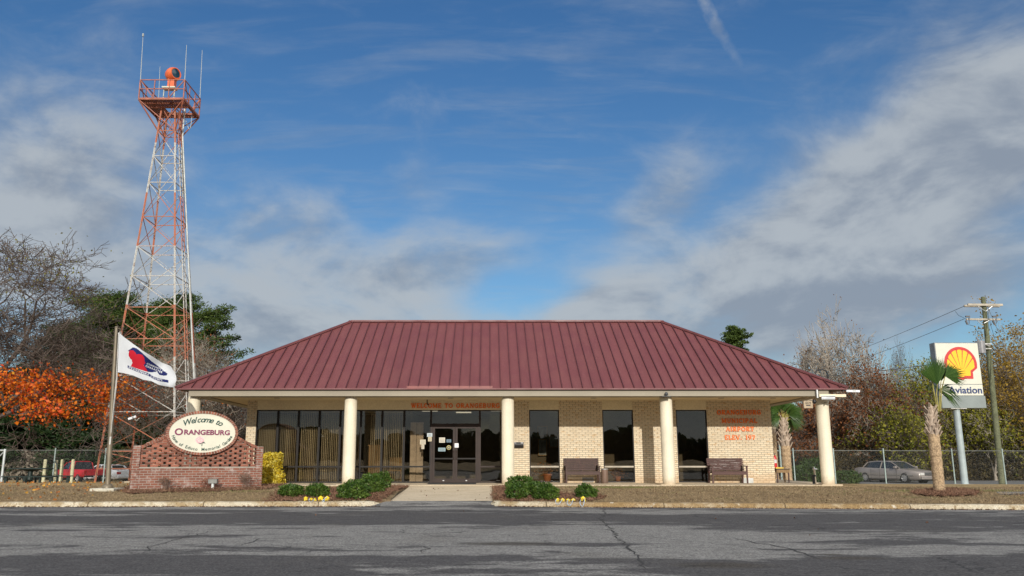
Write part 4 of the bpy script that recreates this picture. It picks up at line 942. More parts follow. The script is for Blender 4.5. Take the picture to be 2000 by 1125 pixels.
def arc_text(s, size, rx, rz_, a0, a1, below, m, shear=0, off=0):
    mb = MB(); gl = [None if ch == ' ' else glyphs(ch, size, .004, off, shear) for ch in s]
    wd = [(.62*size if g is None else g[3]+.07*size) for g in gl]; tot = sum(wd); run = 0
    for g, w in zip(gl, wd):
        t = a0+(a1-a0)*(run+w/2)/tot; run += w
        if g is None: continue
        px_, pz_ = cu+rx*math.cos(R(t)), cz+rz_*math.sin(R(t)); tx, tz = -rx*math.sin(R(t)), rz_*math.cos(R(t))
        if not below: tx, tz = -tx, -tz
        an = math.atan2(tz, tx); c_, s_ = math.cos(an), math.sin(an)
        mb.add([(px_+(p[0]-g[3]/2)*c_-p[2]*s_, -.2415+p[1], pz_+(p[0]-g[3]/2)*s_+p[2]*c_) for p in g[0]], g[1])
    return mb.build('lettering', m, panel)
arc_text('Welcome to', .26, (ax_-rw)*.70, (az2-rw)*.55, 139, 41, False, M_GRN, .35, .004)
arc_text('Home of Edisto Memorial Gardens', .138, (ax_-rw)*.93, (az2-rw)*.91, 191, 349, True, M_GRN, 0, .0016)
mb = MB(); v1, f1, lo, w1 = glyphs('O', .30, .005, .008); v2, f2, lo2, w2 = glyphs('RANGEBURG', .225, .005, .008)
tw = (ax_-rw)*2*.84; k_ = tw/(w1+w2+.03); x_ = cu-tw/2; zt = cz-.045*kz/kx-.005
mb.add([(x_+p[0]*k_, -.2415+p[1], zt-.02+p[2]*1.0) for p in v1], f1); mb.add([(x_+(p[0]+w1+.02)*k_, -.2415+p[1], zt+p[2]*.96) for p in v2], f2)
mb.build('lettering', M_PUR, panel)
# rose emblem
mb = MB(); rc = (cu-.055*ax_-.01, cz-(az2-rw)*.36)
def blobp(cx, cz_, r, seed, y0, ry=.8):
    r_ = random.Random(seed); mb.prism([(cx+r*(1+.12*r_.uniform(-1, 1))*math.cos(i*.5236), cz_+r*ry*(1+.12*r_.uniform(-1, 1))*math.sin(i*.5236)) for i in range(12)], y0, -.2352)
blobp(rc[0], rc[1], .14, 1, -.239, .85)
mb.build('rose', M_PNK, panel)
mb = MB()
for k, (dx_, dz_, r, a0) in enumerate([(.0, .0, .035, 0), (.01, .01, .06, 40), (-.02, -.01, .08, 160), (.03, -.01, .075, -60), (0, .02, .098, 80), (-.03, -.04, .06, 200), (.02, -.03, .095, 220)]):
    pl = [(rc[0]+dx_+r*math.cos(R(a0+i*20)), rc[1]+dz_+r*.8*math.sin(R(a0+i*20))) for i in range(9)]
    for a, b in zip(pl[:-1], pl[1:]): mb.beam((a[0], -.2405, a[1]), (b[0], -.2405, b[1]), .006, .002, up=(0, 1, 0))
mb.build('rose_petal_line', M_PNK2, panel)
mb = MB(); q = (rc[0]+.02, rc[1]-.1)
mb.prism([(q[0]-.06, q[1]-.01), (q[0]+.0, q[1]-.035), (q[0]+.06, q[1]+.0), (q[0]+.14, q[1]+.05), (q[0]+.06, q[1]+.03), (q[0]+.02, q[1]+.005)], -.2395, -.2352)
mb.prism([(q[0]+.05, q[1]-.01), (q[0]+.11, q[1]+.0), (q[0]+.165, q[1]-.01), (q[0]+.12, q[1]+.03), (q[0]+.08, q[1]+.02)], -.2405, -.2352)
mb.beam((q[0]+.03, -.238, q[1]-.01), (q[0]+.055, -.238, q[1]-.1), .012, .003, up=(0, 1, 0)); mb.beam((q[0]+.075, -.238, q[1]-.01), (q[0]+.055, -.238, q[1]-.1), .01, .003, up=(0, 1, 0)); mb.build('rose_leaf', M_GRN, panel)

# ground light before the sign
def before_sign(px, off):
    u = local_u(px); x, y = S0.x+ca_*u+sa_*off, S0.y+sa_*u-ca_*off
    u2 = (px-X0)/FPX/ (ray(px, 940)[1]); x += (u2*y-x)*1.0; return Vector((x, y, gz(x, y)+.015))
p = before_sign(416, .75); t = thing('ground_spotlight', 'small grey spotlight on a white stake before the brick sign', 'spotlight', tuple(p))
mb = MB(); mb.tube([p, p+Vector((0, 0, .17))], .045, 10); mb.build('stake', mat('stake_white', (.6, .62, .6), .5), t)
mb = MB(); mb.box((p.x-.14, p.y-.06, p.z+.17), (p.x+.14, p.y+.1, p.z+.30)); mb.box((p.x-.15, p.y-.07, p.z+.30), (p.x+.15, p.y+.11, p.z+.315)); mb.build('lamp_head', mat('grey_lamp', (.22, .22, .2), .5), t, bevel=.01)

# ------------------------------------------------------------------ flagpole and flag
FY = 26.3; fb = W(210.5, 949, FY); fz = gz(fb.x, FY)
M_POLE = mat('weathered_bronze_pole', (.20, .165, .115), .45, .15, 1.2, metal=.3)
t = thing('flagpole', 'weathered bronze flagpole on a pale concrete block left of the brick sign', 'flagpole', (fb.x, FY, fz))
ft = W(227.5, 641, FY); bb = Vector((fb.x, FY, fz+.1))
mb = MB(); mb.tube([bb, bb.lerp(ft, .5), ft], [.08, .072, .05], 16); mb.build('pole', M_POLE, t, smooth=True)
mb = MB(); mb.lathe(ft, [(.05, 0), (.06, .02), (.045, .05), (.0, .07)], 12); mb.tube([ft, ft+Vector((.12, 0, -.02)), ft+Vector((.13, 0, -.12))], .012, 6); mb.build('truck', M_POLE, t)
mb = MB(); mb.lathe((fb.x, FY, fz+.06), [(.17, 0), (.17, .06), (.12, .12), (.09, .13)], 20); mb.build('collar', M_POLE, t, smooth=True)
c0, c1 = W(185, 956, FY-.1).x, W(232, 954, FY-.1).x; mb = MB(); mb.box((c0, FY-.45, fz-.3), (c1, FY+.35, fz+.07)); mb.build('concrete_block', mat('block_concrete', (.5, .47, .38), .9, .1, 3, fine=.3), t, bevel=.015)
mb = MB(); h0, h1 = W(231, 650, FY), W(215.5, 858, FY-.05); mb.tube([ft+Vector((.13, 0, -.1)), W(231.5, 655, FY-.05), W(227, 740, FY-.12), h1], .009, 5); mb.tube([ft+Vector((.16, 0, -.12)), W(229, 735, FY+.02), h1+Vector((.02, .02, .02))], .009, 5)
mb.tube([h1+Vector((0, 0, .08)), h1-Vector((0, 0, .16))], .03, 8); mb.build('halyard', mat('rope_white', (.6, .6, .57), .8), t)

TOP = [(0, 231, 649), (.12, 243, 659), (.3, 262, 673), (.45, 280, 686), (.6, 300, 698), (.75, 316, 708), (.88, 331, 714), (1, 334, 716)]
BOT = [(0, 229.5, 727), (.12, 242, 729), (.25, 259, 733), (.4, 280, 742), (.52, 295, 744), (.65, 311, 752), (.8, 326, 755), (1, 341, 757)]
def fxy(u, v):
    a = (interp(u, [(q[0], q[1]) for q in TOP]), interp(u, [(q[0], q[2]) for q in TOP])); b = (interp(u, [(q[0], q[1]) for q in BOT]), interp(u, [(q[0], q[2]) for q in BOT]))
    x = a[0]*(1-v)+b[0]*v; y = a[1]*(1-v)+b[1]*v
    if u > .85: x += 9*math.sin(math.pi*min(1, v*1.1))*(u-.85)/.15*(.5+.5*v)
    return x, y
def fdepth(px, py):
    s = (px-230)/112.; return FY-.02+s*(.16*math.sin(s*9+(py-690)*.045)+.05*math.sin(s*19-(py-690)*.09))+.10*s*math.sin((py-640)*.1)
def inpoly(x, y, P):
    c = False; j = len(P)-1
    for i in range(len(P)):
        if (P[i][1] > y) != (P[j][1] > y) and x < (P[j][0]-P[i][0])*(y-P[i][1])/(P[j][1]-P[i][1])+P[i][0]: c = not c
        j = i
    return c
Z5 = lambda L_: [(225+a/9., 640+b/9.) for a, b in L_]
p_blue = Z5([(215, 412), (310, 345), (375, 362), (455, 425), (510, 475), (640, 590), (700, 635), (830, 735), (920, 810), (905, 840), (850, 845), (780, 830), (745, 790), (740, 770), (640, 785), (560, 775), (500, 650), (360, 470), (240, 412)])
p_red1 = Z5([(240, 415), (270, 395), (320, 400), (355, 435), (375, 470), (420, 462), (480, 480), (510, 530), (515, 580), (530, 625), (500, 655), (540, 715), (575, 778), (430, 735), (275, 680), (300, 625), (295, 570), (265, 545), (235, 490)])
def band_y(px): return interp(px, [(249, 716), (262, 721), (275, 726.5), (290, 731.5), (300, 738), (312, 742), (329, 745)])
def band(px, py): return 249 < px < 329 and abs(py-band_y(px)) < 2.6
NU, NV = 170, 116; vs = []; fs = []; mi = []; cen = []
for j in range(NV+1):
    for i in range(NU+1):
        px, py = fxy(i/NU, j/NV); q = W(px, py, fdepth(px, py)); vs.append(tuple(q)); cen.append((px, py))
for j in range(NV):
    for i in range(NU):
        a = j*(NU+1)+i; fs.append((a, a+NU+1, a+NU+2, a+1)); px, py = (cen[a][0]+cen[a+NU+2][0])/2, (cen[a][1]+cen[a+NU+2][1])/2
        mi.append(3 if i < 4 else 2 if band(px, py) else 1 if inpoly(px, py, p_red1) else 2 if inpoly(px, py, p_blue) else 0)
FL = thing('county_flag', 'white county flag with red profiles and navy emblem streaming from the pole', 'flag', tuple(W(231, 690, FY)))
def cloth(name, c):
    m = leafmat(name, [c, c], .8, .3); return m
mb = MB(); mb.v = vs; mb.f = fs; mb.mi = mi
o = mb.build('cloth', [cloth('flag_white', (.66, .68, .70)), cloth('flag_red', (.55, .012, .03)), cloth('flag_navy', (.012, .02, .12)), cloth('flag_hem', (.75, .76, .78))], FL, smooth='all')
so_ = o.modifiers.new('thickness', 'SOLIDIFY'); so_.thickness = .004
def flag_text(mb, s, size, x0, yf, bold=.0, ls=1.):                       # size in photo px; yf(px)->baseline
    x = x0
    for ch in s:
        if ch == ' ': x += size*.35; continue
        v, f, lo, w = glyphs(ch, size, .0, bold); y = yf(x+w/2); sl_ = (yf(x+w/2+1)-yf(x+w/2-1))/2; c_, s_ = math.cos(math.atan(sl_)), math.sin(math.atan(sl_)); P_ = []
        for p in v:
            qx = x+w/2+(p[0]-w/2)*c_+p[2]*s_; qy = y+(p[0]-w/2)*s_-p[2]*c_; q = W(qx, qy, fdepth(qx, qy)); P_.append((q.x, q.y-.012, q.z))
        mb.add(P_, f); x += (w+size*.12)*ls
mb = MB(); flag_text(mb, 'ORANGEBURG COUNTY', 4.6, 251, lambda x: band_y(x)+1.6, .12, 1.12)
flag_text(mb, 'COMMUNITY OF', 4.2, 286.5, lambda x: 711+(x-286)*.42, .1, 1.0); flag_text(mb, 'CHARACTER', 4.8, 284, lambda x: 716+(x-284)*.40, .12, 1.0)
mb.build('lettering', mat('flag_letter_white', (.7, .72, .75), .8), FL)

# ------------------------------------------------------------------ beacon tower
def tower_paint():
    m = bpy.data.materials.new('tower_paint'); m.use_nodes = True; t = NT(m.node_tree)
    b = [n for n in t.n if n.type == 'BSDF_PRINCIPLED'][0]; co = t.new('ShaderNodeTexCoord').outputs['Object']; x, y, z = t.sep(co)
    O, Wh = (.40, .12, .055), (.46, .46, .43); c = O
    for zz, k in ((3.75, Wh), (7.25, O), (10.35, Wh), (14.0, O), (17.45, Wh), (20.8, O)):
        c = t.mix(t.ss(z, zz-.02, zz+.02), c, k)
    c = t.mix(t.m('MULTIPLY', t.ss(t.noise(co, 3.5, 6, .7), .46, .62), .55), c, (.30, .22, .17))
    c = t.mix(t.ss(t.noise(co, 7, 5, .7), .54, .62), c, (.2, .13, .1))
    t.l.new(c, b.inputs['Base Color']); b.inputs['Roughness'].default_value = .6
    return m
M_TWR = tower_paint(); M_TOR = mat('orange_tower_paint', (.33, .11, .065), .6, .25, 3, fine=.3)
TZ = -.45; TB = dict(x0=-21.88, x1=-17.45, y0=46.7, y1=51.15)
ft_ = W(342, 255, 48.35); fl_ = W(308.5, 255, 48.35); TT = dict(x0=fl_.x, x1=ft_.x, y0=48.35, y1=48.35+(ft_.x-fl_.x)); TOPZ = ft_.z
def tc(ix, iy, z):
    f = min(1.08, (z-TZ)/(TOPZ-TZ)); return Vector((TB['x'+ix]*(1-f)+TT['x'+ix]*f, TB['y'+iy]*(1-f)+TT['y'+iy]*f, z))
TWR = thing('beacon_tower', 'tall red and white steel lattice tower topped by an orange beacon platform', 'tower', (-19.66, 48.9, TZ))
PZ = 22.92
for ix, iy in ('00', '10', '11', '01'):
    mb = MB(); a, b = tc(ix, iy, TZ), tc(ix, iy, TOPZ); mb.beam(a, b, .11, .025); mb.beam(a, b, .025, .11); mb.beam(b, tc(ix, iy, PZ-.1), .10); mb.build('leg', M_TWR, TWR)
    mb = MB(); mb.box((a.x-.3, a.y-.3, TZ-.2), (a.x+.3, a.y+.3, TZ+.12)); mb.build('concrete_foot', M_CONC, TWR)
lv = [TZ+.9, 1.42, 3.62, 5.71, 7.85, 9.75, 11.67, 13.54, 15.44, 17.68, 19.45, TOPZ, PZ-.12]; lv = [TZ+.05]+lv
faces = [('00', '10'), ('10', '11'), ('11', '01'), ('01', '00')]
for z0, z1 in zip(lv[:-1], lv[1:]):
    mb = MB()
    for a, b in faces:
        A0, B0, A1, B1 = tc(*a, z0), tc(*b, z0), tc(*a, z1), tc(*b, z1)
        mb.beam(A1, B1, .045, .045)
        if z0 > TZ+.1: mb.beam(A0, B1, .042, .016); mb.beam(B0, A1, .016, .042)
        if z0 in (lv[5], lv[3]): mid = (A0+B0)/2; mb.beam(mid, A1.lerp(A0, .5), .04)
    mb.build('panel_bracing', M_TWR, TWR)
pa, pb = W(271, 192, 47.5), W(357, 192, 47.5); PX0, PX1, PY0, PY1 = pa.x, pb.x+.04, 47.5, 50.3; PZ = pa.z
mb = MB(); y = PX0
hx0, hx1, hy0, hy1 = PX0+1.0, PX1-.25, 48.75, 49.75
x = PX0+.03
while x < PX1-.06:
    if hx0 < x < hx1: mb.box((x, PY0+.05, PZ), (x+.075, hy0, PZ+.03)); mb.box((x, hy1, PZ), (x+.075, PY1-.05, PZ+.03))
    else: mb.box((x, PY0+.05, PZ), (x+.075, PY1-.05, PZ+.03))
    x += .105
mb.build('platform_floor', mat('rusty_grating', (.20, .075, .045), .8, .25, 4, fine=.3), TWR)
mb = MB()
for y in (PY0, PY1): mb.beam((PX0, y, PZ-.03), (PX1, y, PZ-.03), .08, .13)
for x in (PX0, PX1): mb.beam((x, PY0, PZ-.03), (x, PY1, PZ-.03), .08, .13)
for y in (hy0-.03, hy1+.03, 48.1): mb.beam((PX0, y, PZ-.06), (PX1, y, PZ-.06), .07, .1)
for (x, y, i) in ((PX0, PY0, '00'), (PX1, PY0, '10'), (PX1, PY1, '11'), (PX0, PY1, '01')):
    a = Vector((x, y, PZ-.08)); mb.beam(a, tc(*i, TOPZ), .07)
    o_ = {'00': '10', '10': '00', '11': '01', '01': '11'}[i]; mb.beam(a, tc(*o_, TOPZ), .055)
mb.build('platform_frame', M_TOR, TWR)
RT, RM = W(300, 156, 47.5).z, W(300, 173.5, 47.5).z
mb = MB(); cs = [(PX0, PY0), (PX1, PY0), (PX1, PY1), (PX0, PY1)]
for k in range(4):
    a, b = cs[k], cs[(k+1) % 4]
    for z in (RT, RM): mb.beam((*a, z), (*b, z), .05)
    for f in (0, .33, .66): x, y = a[0]+(b[0]-a[0])*f, a[1]+(b[1]-a[1])*f; mb.beam((x, y, PZ), (x, y, RT), .06 if f == 0 else .05)
    mb.beam((*a, RT), (a[0]+(b[0]-a[0])*.33, a[1]+(b[1]-a[1])*.33, PZ), .045); mb.beam((*b, RT), (a[0]+(b[0]-a[0])*.66, a[1]+(b[1]-a[1])*.66, PZ), .045)
mb.build('railing', M_TOR, TWR)
# beacon
M_BEA = mat('beacon_orange', (.72, .14, .045), .4, .1, 8)
hc = W(337.5, 146, 48.9); bx, by = hc.x, 48.9
mb = MB(); mb.box((bx-.55, by-.22, W(330, 172, 48.9).z-.06), (bx+.28, by+.3, W(330, 171, 48.9).z)); tbz = W(330, 172, 48.9).z
for sx in (-.48, .2): mb.beam((bx+sx, by, PZ+.03), (bx+sx, by, tbz), .05)
mb.build('beacon_table', mat('table_cream', (.55, .55, .45), .6), TWR)
mb = MB(); mb.box((bx-.22, by-.2, tbz+.01), (bx+.2, by+.22, hc.z-.34)); mb.lathe((bx, by, hc.z-.36), [(.27, 0), (.27, .06), (.2, .1)], 20); mb.build('beacon_pedestal', M_BEA, TWR, bevel=.01)
rx_ = Vector((.80, -.50, .02)).normalized(); q_ = rx_.to_track_quat('Z', 'Y').to_matrix().to_4x4()
mb = MB(Matrix.Translation(hc) @ q_); mb.lathe((0, 0, 0), [(.0, -.46), (.2, -.43), (.36, -.32), (.44, -.12), (.46, .08), (.43, .22), (.385, .3), (.385, .33), (.33, .33), (.32, .26)], 32); bh = mb.build('beacon_head', M_BEA, TWR, smooth=True)
mb = MB(Matrix.Translation(hc) @ q_); mb.lathe((0, 0, 0), [(.0, .25), (.33, .27), (.325, .29), (.2, .325), (0, .335)], 28); mb.build('lens', mat('beacon_lens', (.01, .04, .06), .06, .1, spec=.9), bh, smooth=True)
mb = MB(); mb.tube([hc+Vector((.3, -.2, -.36)), hc+Vector((.55, -.3, -.4))], .035, 8); mb.build('latch', M_BEA, bh)
for (xa_, ya_, za_), (px, py), yy in (((PX0+.02, PY0, RM), (279.5, 68), 47.5), ((PX1, PY1, PZ), (395, 98), 50.3), ((PX1-.02, PY0+.05, RT-.4), (364.5, 88), 47.55), ((W(310, 200, 50.2).x, PY1-.05, PZ), (312.5, 130), 50.2)):
    tpt = W(px, py, yy); a = Vector((xa_, ya_, za_)); a.x = a.x; mb = MB(); mb.tube([a, a.lerp(tpt, .5), tpt], [.028, .022, .014], 6)
    if px < 300: mb.lathe(tpt+Vector((0, 0, -.12)), [(.02, 0), (.06, .02), (.06, .08), (.045, .1), (.06, .13), (.05, .2), (.01, .22)], 10)
    mb.build('antenna', mat('antenna_grey', (.36, .39, .38), .5, .02), TWR)
mb = MB()
def rf(f, z): a, b = tc('1', '0', z), tc('1', '1', z); return a.lerp(b, f)+Vector((.1, 0, 0))
for f in (.42, .58):
    pts = [rf(.5+(f-.5)*1.0, z)+Vector((0, (f-.5)*0, 0)) for z in (TZ, TOPZ)]; mid = rf(.5, TZ), rf(.5, TOPZ); s_ = (-.2 if f < .5 else .2)
    mb.beam(mid[0]+Vector((0, s_, 0)), mid[1]+Vector((0, s_, 0)), .05); mb.beam(mid[1]+Vector((0, s_, 0)), mid[1]+Vector((0, s_, PZ-TOPZ)), .05)
k = 0
while TZ+k*.32 < PZ-.2: z = TZ+.2+k*.32; p = rf(.5, min(z, TOPZ)); p.z = z; mb.beam(p+Vector((0, -.2, 0)), p+Vector((0, .2, 0)), .025); k += 1
mb.build('ladder', M_TWR, TWR)
mb = MB(); a, b = rf(.78, TZ), rf(.78, TOPZ); mb.tube([a+Vector((.06, 0, 0)), b+Vector((.06, 0, 0)), b+Vector((.06, 0, 1.9))], .05, 8)
mb.tube([b+Vector((.1, .1, 1.2)), b+Vector((.3, .1, .7)), b+Vector((.42, .1, .45)), b+Vector((.5, .1, .6)), b+Vector((.52, .1, 1.4))], .02, 6); mb.build('cable_conduit', mat('conduit_grey', (.5, .52, .5), .5, metal=.2), TWR)
p = W(262, 816, 46.6); t = thing('security_camera', 'pale security camera strapped to the beacon tower leg', 'camera', tuple(p), 'cameras fixed to the building')
mb = MB(); mb.beam(p+Vector((-.28, -.1, -.08)), p+Vector((.1, 0, .08)), .14, .12); mb.build('housing', MAT['camera_white'], t)
mb = MB(); mb.tube([p+Vector((.0, 0, 0)), p+Vector((.12, .05, -.18)), p+Vector((.25, .1, .0))], .03, 6); mb.build('bracket', MAT['grey_bracket'], t)

# ------------------------------------------------------------------ fuel brand pole sign
SY = 44.; sb = W(1888, 945, SY); M_SP = mat('sign_post_grey', (.34, .40, .41), .45, .08, 2)
a = W(1828, 669, SY); b = W(1921, 797, SY); zt = W(1870, 669, SY).z; zb_ = W(1870, 797, SY).z
sx0, sx1 = W(1832, 740, SY).x, W(1917.5, 740, SY).x; sw = sx1-sx0; z_mid = W(1870, 751, SY).z; z_low = W(1870, 773.5, SY).z
px_ = W(1880, 860, SY).x
t = thing('pole_sign', 'tall aviation fuel sign with red and yellow shell emblem on a grey pole', 'sign', (px_, SY, gz(px_, SY)))
mb = MB(); mb.tube([(px_, SY+.25, gz(px_, SY)), (px_, SY+.25, zb_)], [.175, .16], 24); mb.build('post', M_SP, t, smooth=True)
mb = MB(); mb.box((px_-.65, SY-.25, gz(px_, SY)-.2), (px_+.65, SY+.8, gz(px_, SY)+.05)); mb.box((px_-.4, SY-.1, gz(px_, SY)+.05), (px_+.4, SY+.6, gz(px_, SY)+.09)); mb.build('base_plate', mat('plate_white', (.55, .55, .53), .7), t)
mb = MB(); mb.box((px_-.42, SY-.02, zb_-.04), (px_+.42, SY+.55, zb_)); mb.build('mount_plate', mat('plate_white', (.5, .5, .5)), t)
mb = MB(); mb.box((sx0, SY, z_low+.003), (sx1, SY+.5, zt)); cb = mb.build('cabinet', mat('cabinet_grey', (.19, .21, .235), .45), t, bevel=.01)
mb = MB(); mb.box((sx0+.05, SY-.04, zb_), (sx1+.05, SY+.54, z_low)); mb.build('lower_cabinet', mat('cabinet_green_grey', (.22, .255, .25), .4, .06, 1), t, bevel=.01)
M_SW = mat('sign_face_white', (.62, .62, .53), .35, .02)
mb = MB(); mb.box((sx0+.04, SY-.02, z_mid+.02), (sx1-.02, SY-.001, zt-.04)); up_ = mb.build('upper_face', M_SW, t)
mb = MB(); mb.box((sx0+.04, SY-.02, z_low+.03), (sx1-.02, SY-.001, z_mid-.01)); lowf = mb.build('lower_face', M_SW, t)
U = (sx1-sx0)/690.*1.0            # metres per zoomed pixel
Lx = lambda v: sx0+(v-175)*U*.985; Lz = lambda v: zt-(v-60)*U*1.0
zsc = (zt-z_mid)/(680-60); Lz = lambda v: zt-(v-60)*zsc
def sym(R_, arc0, pts_):
    right = [(560+R_*math.cos(R(a)), 385-R_*.99*math.sin(R(a))) for a in range(90, arc0-1, -6)]+pts_; left = [(1120-x, y) for x, y in right[::-1]]
    return right, left
r_, l_ = sym(262, -12, [(812, 445), (740, 497), (738, 597), (605, 597), (580, 613)]); P1 = r_+[(540, 613)]+l_[1:-1]
mb = MB(); mb.prism([(Lx(x), Lz(y)) for x, y in P1], SY-.034, SY-.0205); mb.build('emblem_red', mat('shell_red', (.52, .035, .035), .4, .03), up_)
r_ = []
for k in range(4):
    a0, a1 = 90-(0 if k == 0 else 13+26*(k-1)), 90-13-26*k
    for j in range(5):
        a = a0+(a1-a0)*j/4; bump = 1+.022*math.cos(math.pi*((j/4)-(.0 if k == 0 else .5))*(1 if k == 0 else 1)); rr = 214*bump; r_.append((560+rr*math.cos(R(a)), 385-rr*math.sin(R(a))))
r_ += [(778, 415), (765, 440), (703, 477), (698, 555), (600, 555), (580, 572)]; P2 = r_+[(1120-x, y) for x, y in r_[::-1]][:-1]
mb = MB(); mb.prism([(Lx(x), Lz(y)) for x, y in P2], SY-.045, SY-.0345); mb.build('emblem_yellow', mat('shell_yellow', (.86, .50, .02), .4, .03), up_)
mb = MB()
for k in range(6):
    a = 90-13-26*k if k < 3 else 90+13+26*(k-3); ex, ey = 560+222*math.cos(R(a)), 385-222*math.sin(R(a)); o_ = (560+.17*(ex-560), 470-.05*(470-ey)); o_ = (560+(ex-560)*.22, ey+(520-ey)*.80)
    dx_, dy_ = ex-o_[0], ey-o_[1]; L_ = math.hypot(dx_, dy_); nx_, ny_ = -dy_/L_*8, dx_/L_*8
    mb.prism([(Lx(o_[0]), Lz(o_[1])), (Lx(ex+nx_), Lz(ey+ny_)), (Lx(ex-nx_), Lz(ey-ny_))], SY-.05, SY-.0455)
mb.build('emblem_ray', MAT['shell_red'], up_)
v, f, lo, w = glyphs('Aviation', .44, .006, .009); k_ = (Lx(852)-Lx(322))/w; mb = MB(); mb.add([(Lx(322)+p[0]*k_, SY-.03+p[1], z_low+.145+p[2]*k_*.96) for p in v], f); mb.build('lettering', mat('sign_navy', (.02, .04, .14), .4), lowf)

# ------------------------------------------------------------------ utility pole and wires
UY = 50.; ub, ut = W(1957, 944, UY), W(1920, 580, UY); M_UP = mat('pole_wood', (.12, .13, .075), .9, .25, 3, bump=.4, bscale=12, fine=.4); M_XA = mat('crossarm_wood', (.42, .38, .31), .9, .15, 5)
ub = Vector((W(1957, 944, UY).x, UY, gz(30, UY))); 
t = thing('utility_pole', 'mossy wooden utility pole with two crossarms behind the fuel sign', 'pole', tuple(ub))
mb = MB(); mb.tube([ub, ub.lerp(ut, .5), ut], [.175, .155, .125], 14); mb.build('pole', M_UP, t, smooth=True)
def arm(x0, x1, py, y, m=M_XA, h=.13):
    a, b = W(x0, py, y), W(x1, py+.6, y); mb = MB(); mb.beam(a, b, .1, h); mb.build('crossarm', m, t); return a, b
A1 = arm(1890, 1958, 595, UY-.2); A2 = arm(1883, 1952, 597.5, UY+.2); A3 = arm(1887, 1953, 623.5, UY-.2, h=.11)
mb = MB()
for (x, y), (x2, y2) in (((1909, 598), (1925, 608)), ((1938, 598), (1925, 608)), ((1909, 626), (1921, 637)), ((1932, 626), (1922, 631))): mb.beam(W(x, y, UY-.28), W(x2, y2, UY-.2), .03)
mb.build('brace', mat('galvanised', (.55, .56, .55), .4, .1, metal=.4), t)
for px in (1890, 1943):
    mb = MB(); p = W(px-1, 618, UY-.25); mb.box((p.x-.1, p.y-.05, p.z-.05), (p.x+.16, p.y+.05, p.z+.04)); mb.tube([W(px-4, 626, UY-.3), W(px, 634, UY-.3)], .06, 8); mb.tube([W(px+3, 618, UY-.3), W(px+3, 632, UY-.3)], .025, 6); mb.build('fuse_cutout', mat('cutout_grey', (.12, .12, .13), .4), t)
p = W(1916, 679, UY-.4); mb = MB(); mb.tube([p+Vector((-.02, 0, -.35)), p+Vector((-.02, 0, .4))], .26, 16); mb.tube([p+Vector((-.1, 0, .4)), p+Vector((-.2, 0, .65))], .05, 8); mb.tube([p+Vector((.1, 0, .4)), p+Vector((.06, 0, .6))], .04, 8); mb.build('transformer', mat('transformer_grey', (.24, .24, .25), .4), t)
mb = MB()
for sx in (-6, 6): mb.beam(W(1928+sx, 672+0*sx, UY-.25), W(1932, 676, UY-.2), .06)
mb.tube([W(1923, 672, UY-.3), W(1936, 672, UY-.3)], .05, 8); mb.tube([W(1922, 681, UY-.3), W(1936, 681, UY-.3)], .04, 8); mb.build('bracket', MAT['plate_white'], t)
mb = MB(); mb.tube([W(1891, 634, UY-.3), W(1903, 637, UY-.3), W(1909, 648, UY-.3), W(1911, 660, UY-.35)], .012, 4); mb.tube([W(1927, 605, UY-.3), W(1935, 635, UY-.3), W(1945, 668, UY-.3)], .012, 4); mb.tube([W(1866, 608, UY-.3), W(1872, 616, UY-.3), W(1883, 621, UY-.3)], .012, 4); mb.build('lead_wire', M_BLK, t)
M_WIRE = mat('wire_grey', (.12, .12, .12), .6)
def wire(a, ya, b, yb, sag, lab, r=.016):
    p, q = W(*a, ya), W(*b, yb); pts = [p.lerp(q, i/24)-Vector((0, 0, sag*4*(i/24)*(1-i/24))) for i in range(25)]
    mb = MB(); mb.tube(pts, r, 4); o = mb.build('overhead_wire', M_WIRE); tag(o, lab, 'wire', 'overhead wires')
wire((1883, 598), UY, (1560, 722), 110, .3, 'uppermost wire sloping left from the upper crossarm')
wire((1885, 622), UY, (1560, 740), 110, .3, 'second wire sloping left from the lower crossarm')
wire((1820, 711.5), 60, (1480, 742), 75, .2, 'dark wire running from behind the fuel sign toward the roof', .025)
wire((1500, 796), 80, (2080, 797), 80, .05, 'level wire crossing the right trees just under the fuel sign', .022)
wire((1500, 831), 80, (2080, 834), 80, .05, 'lowest level wire crossing the right trees', .022)
wire((1932, 676), UY, (2070, 712), 44, .4, 'wire leaving the utility pole to the right', .022)
wire((1925, 590), UY, (2060, 905), 44, 0, 'steep guy wire right of the utility pole')
wire((392, 797), 78, (500, 797), 78, .02, 'level wire seen between left end column and brick pier', .02)

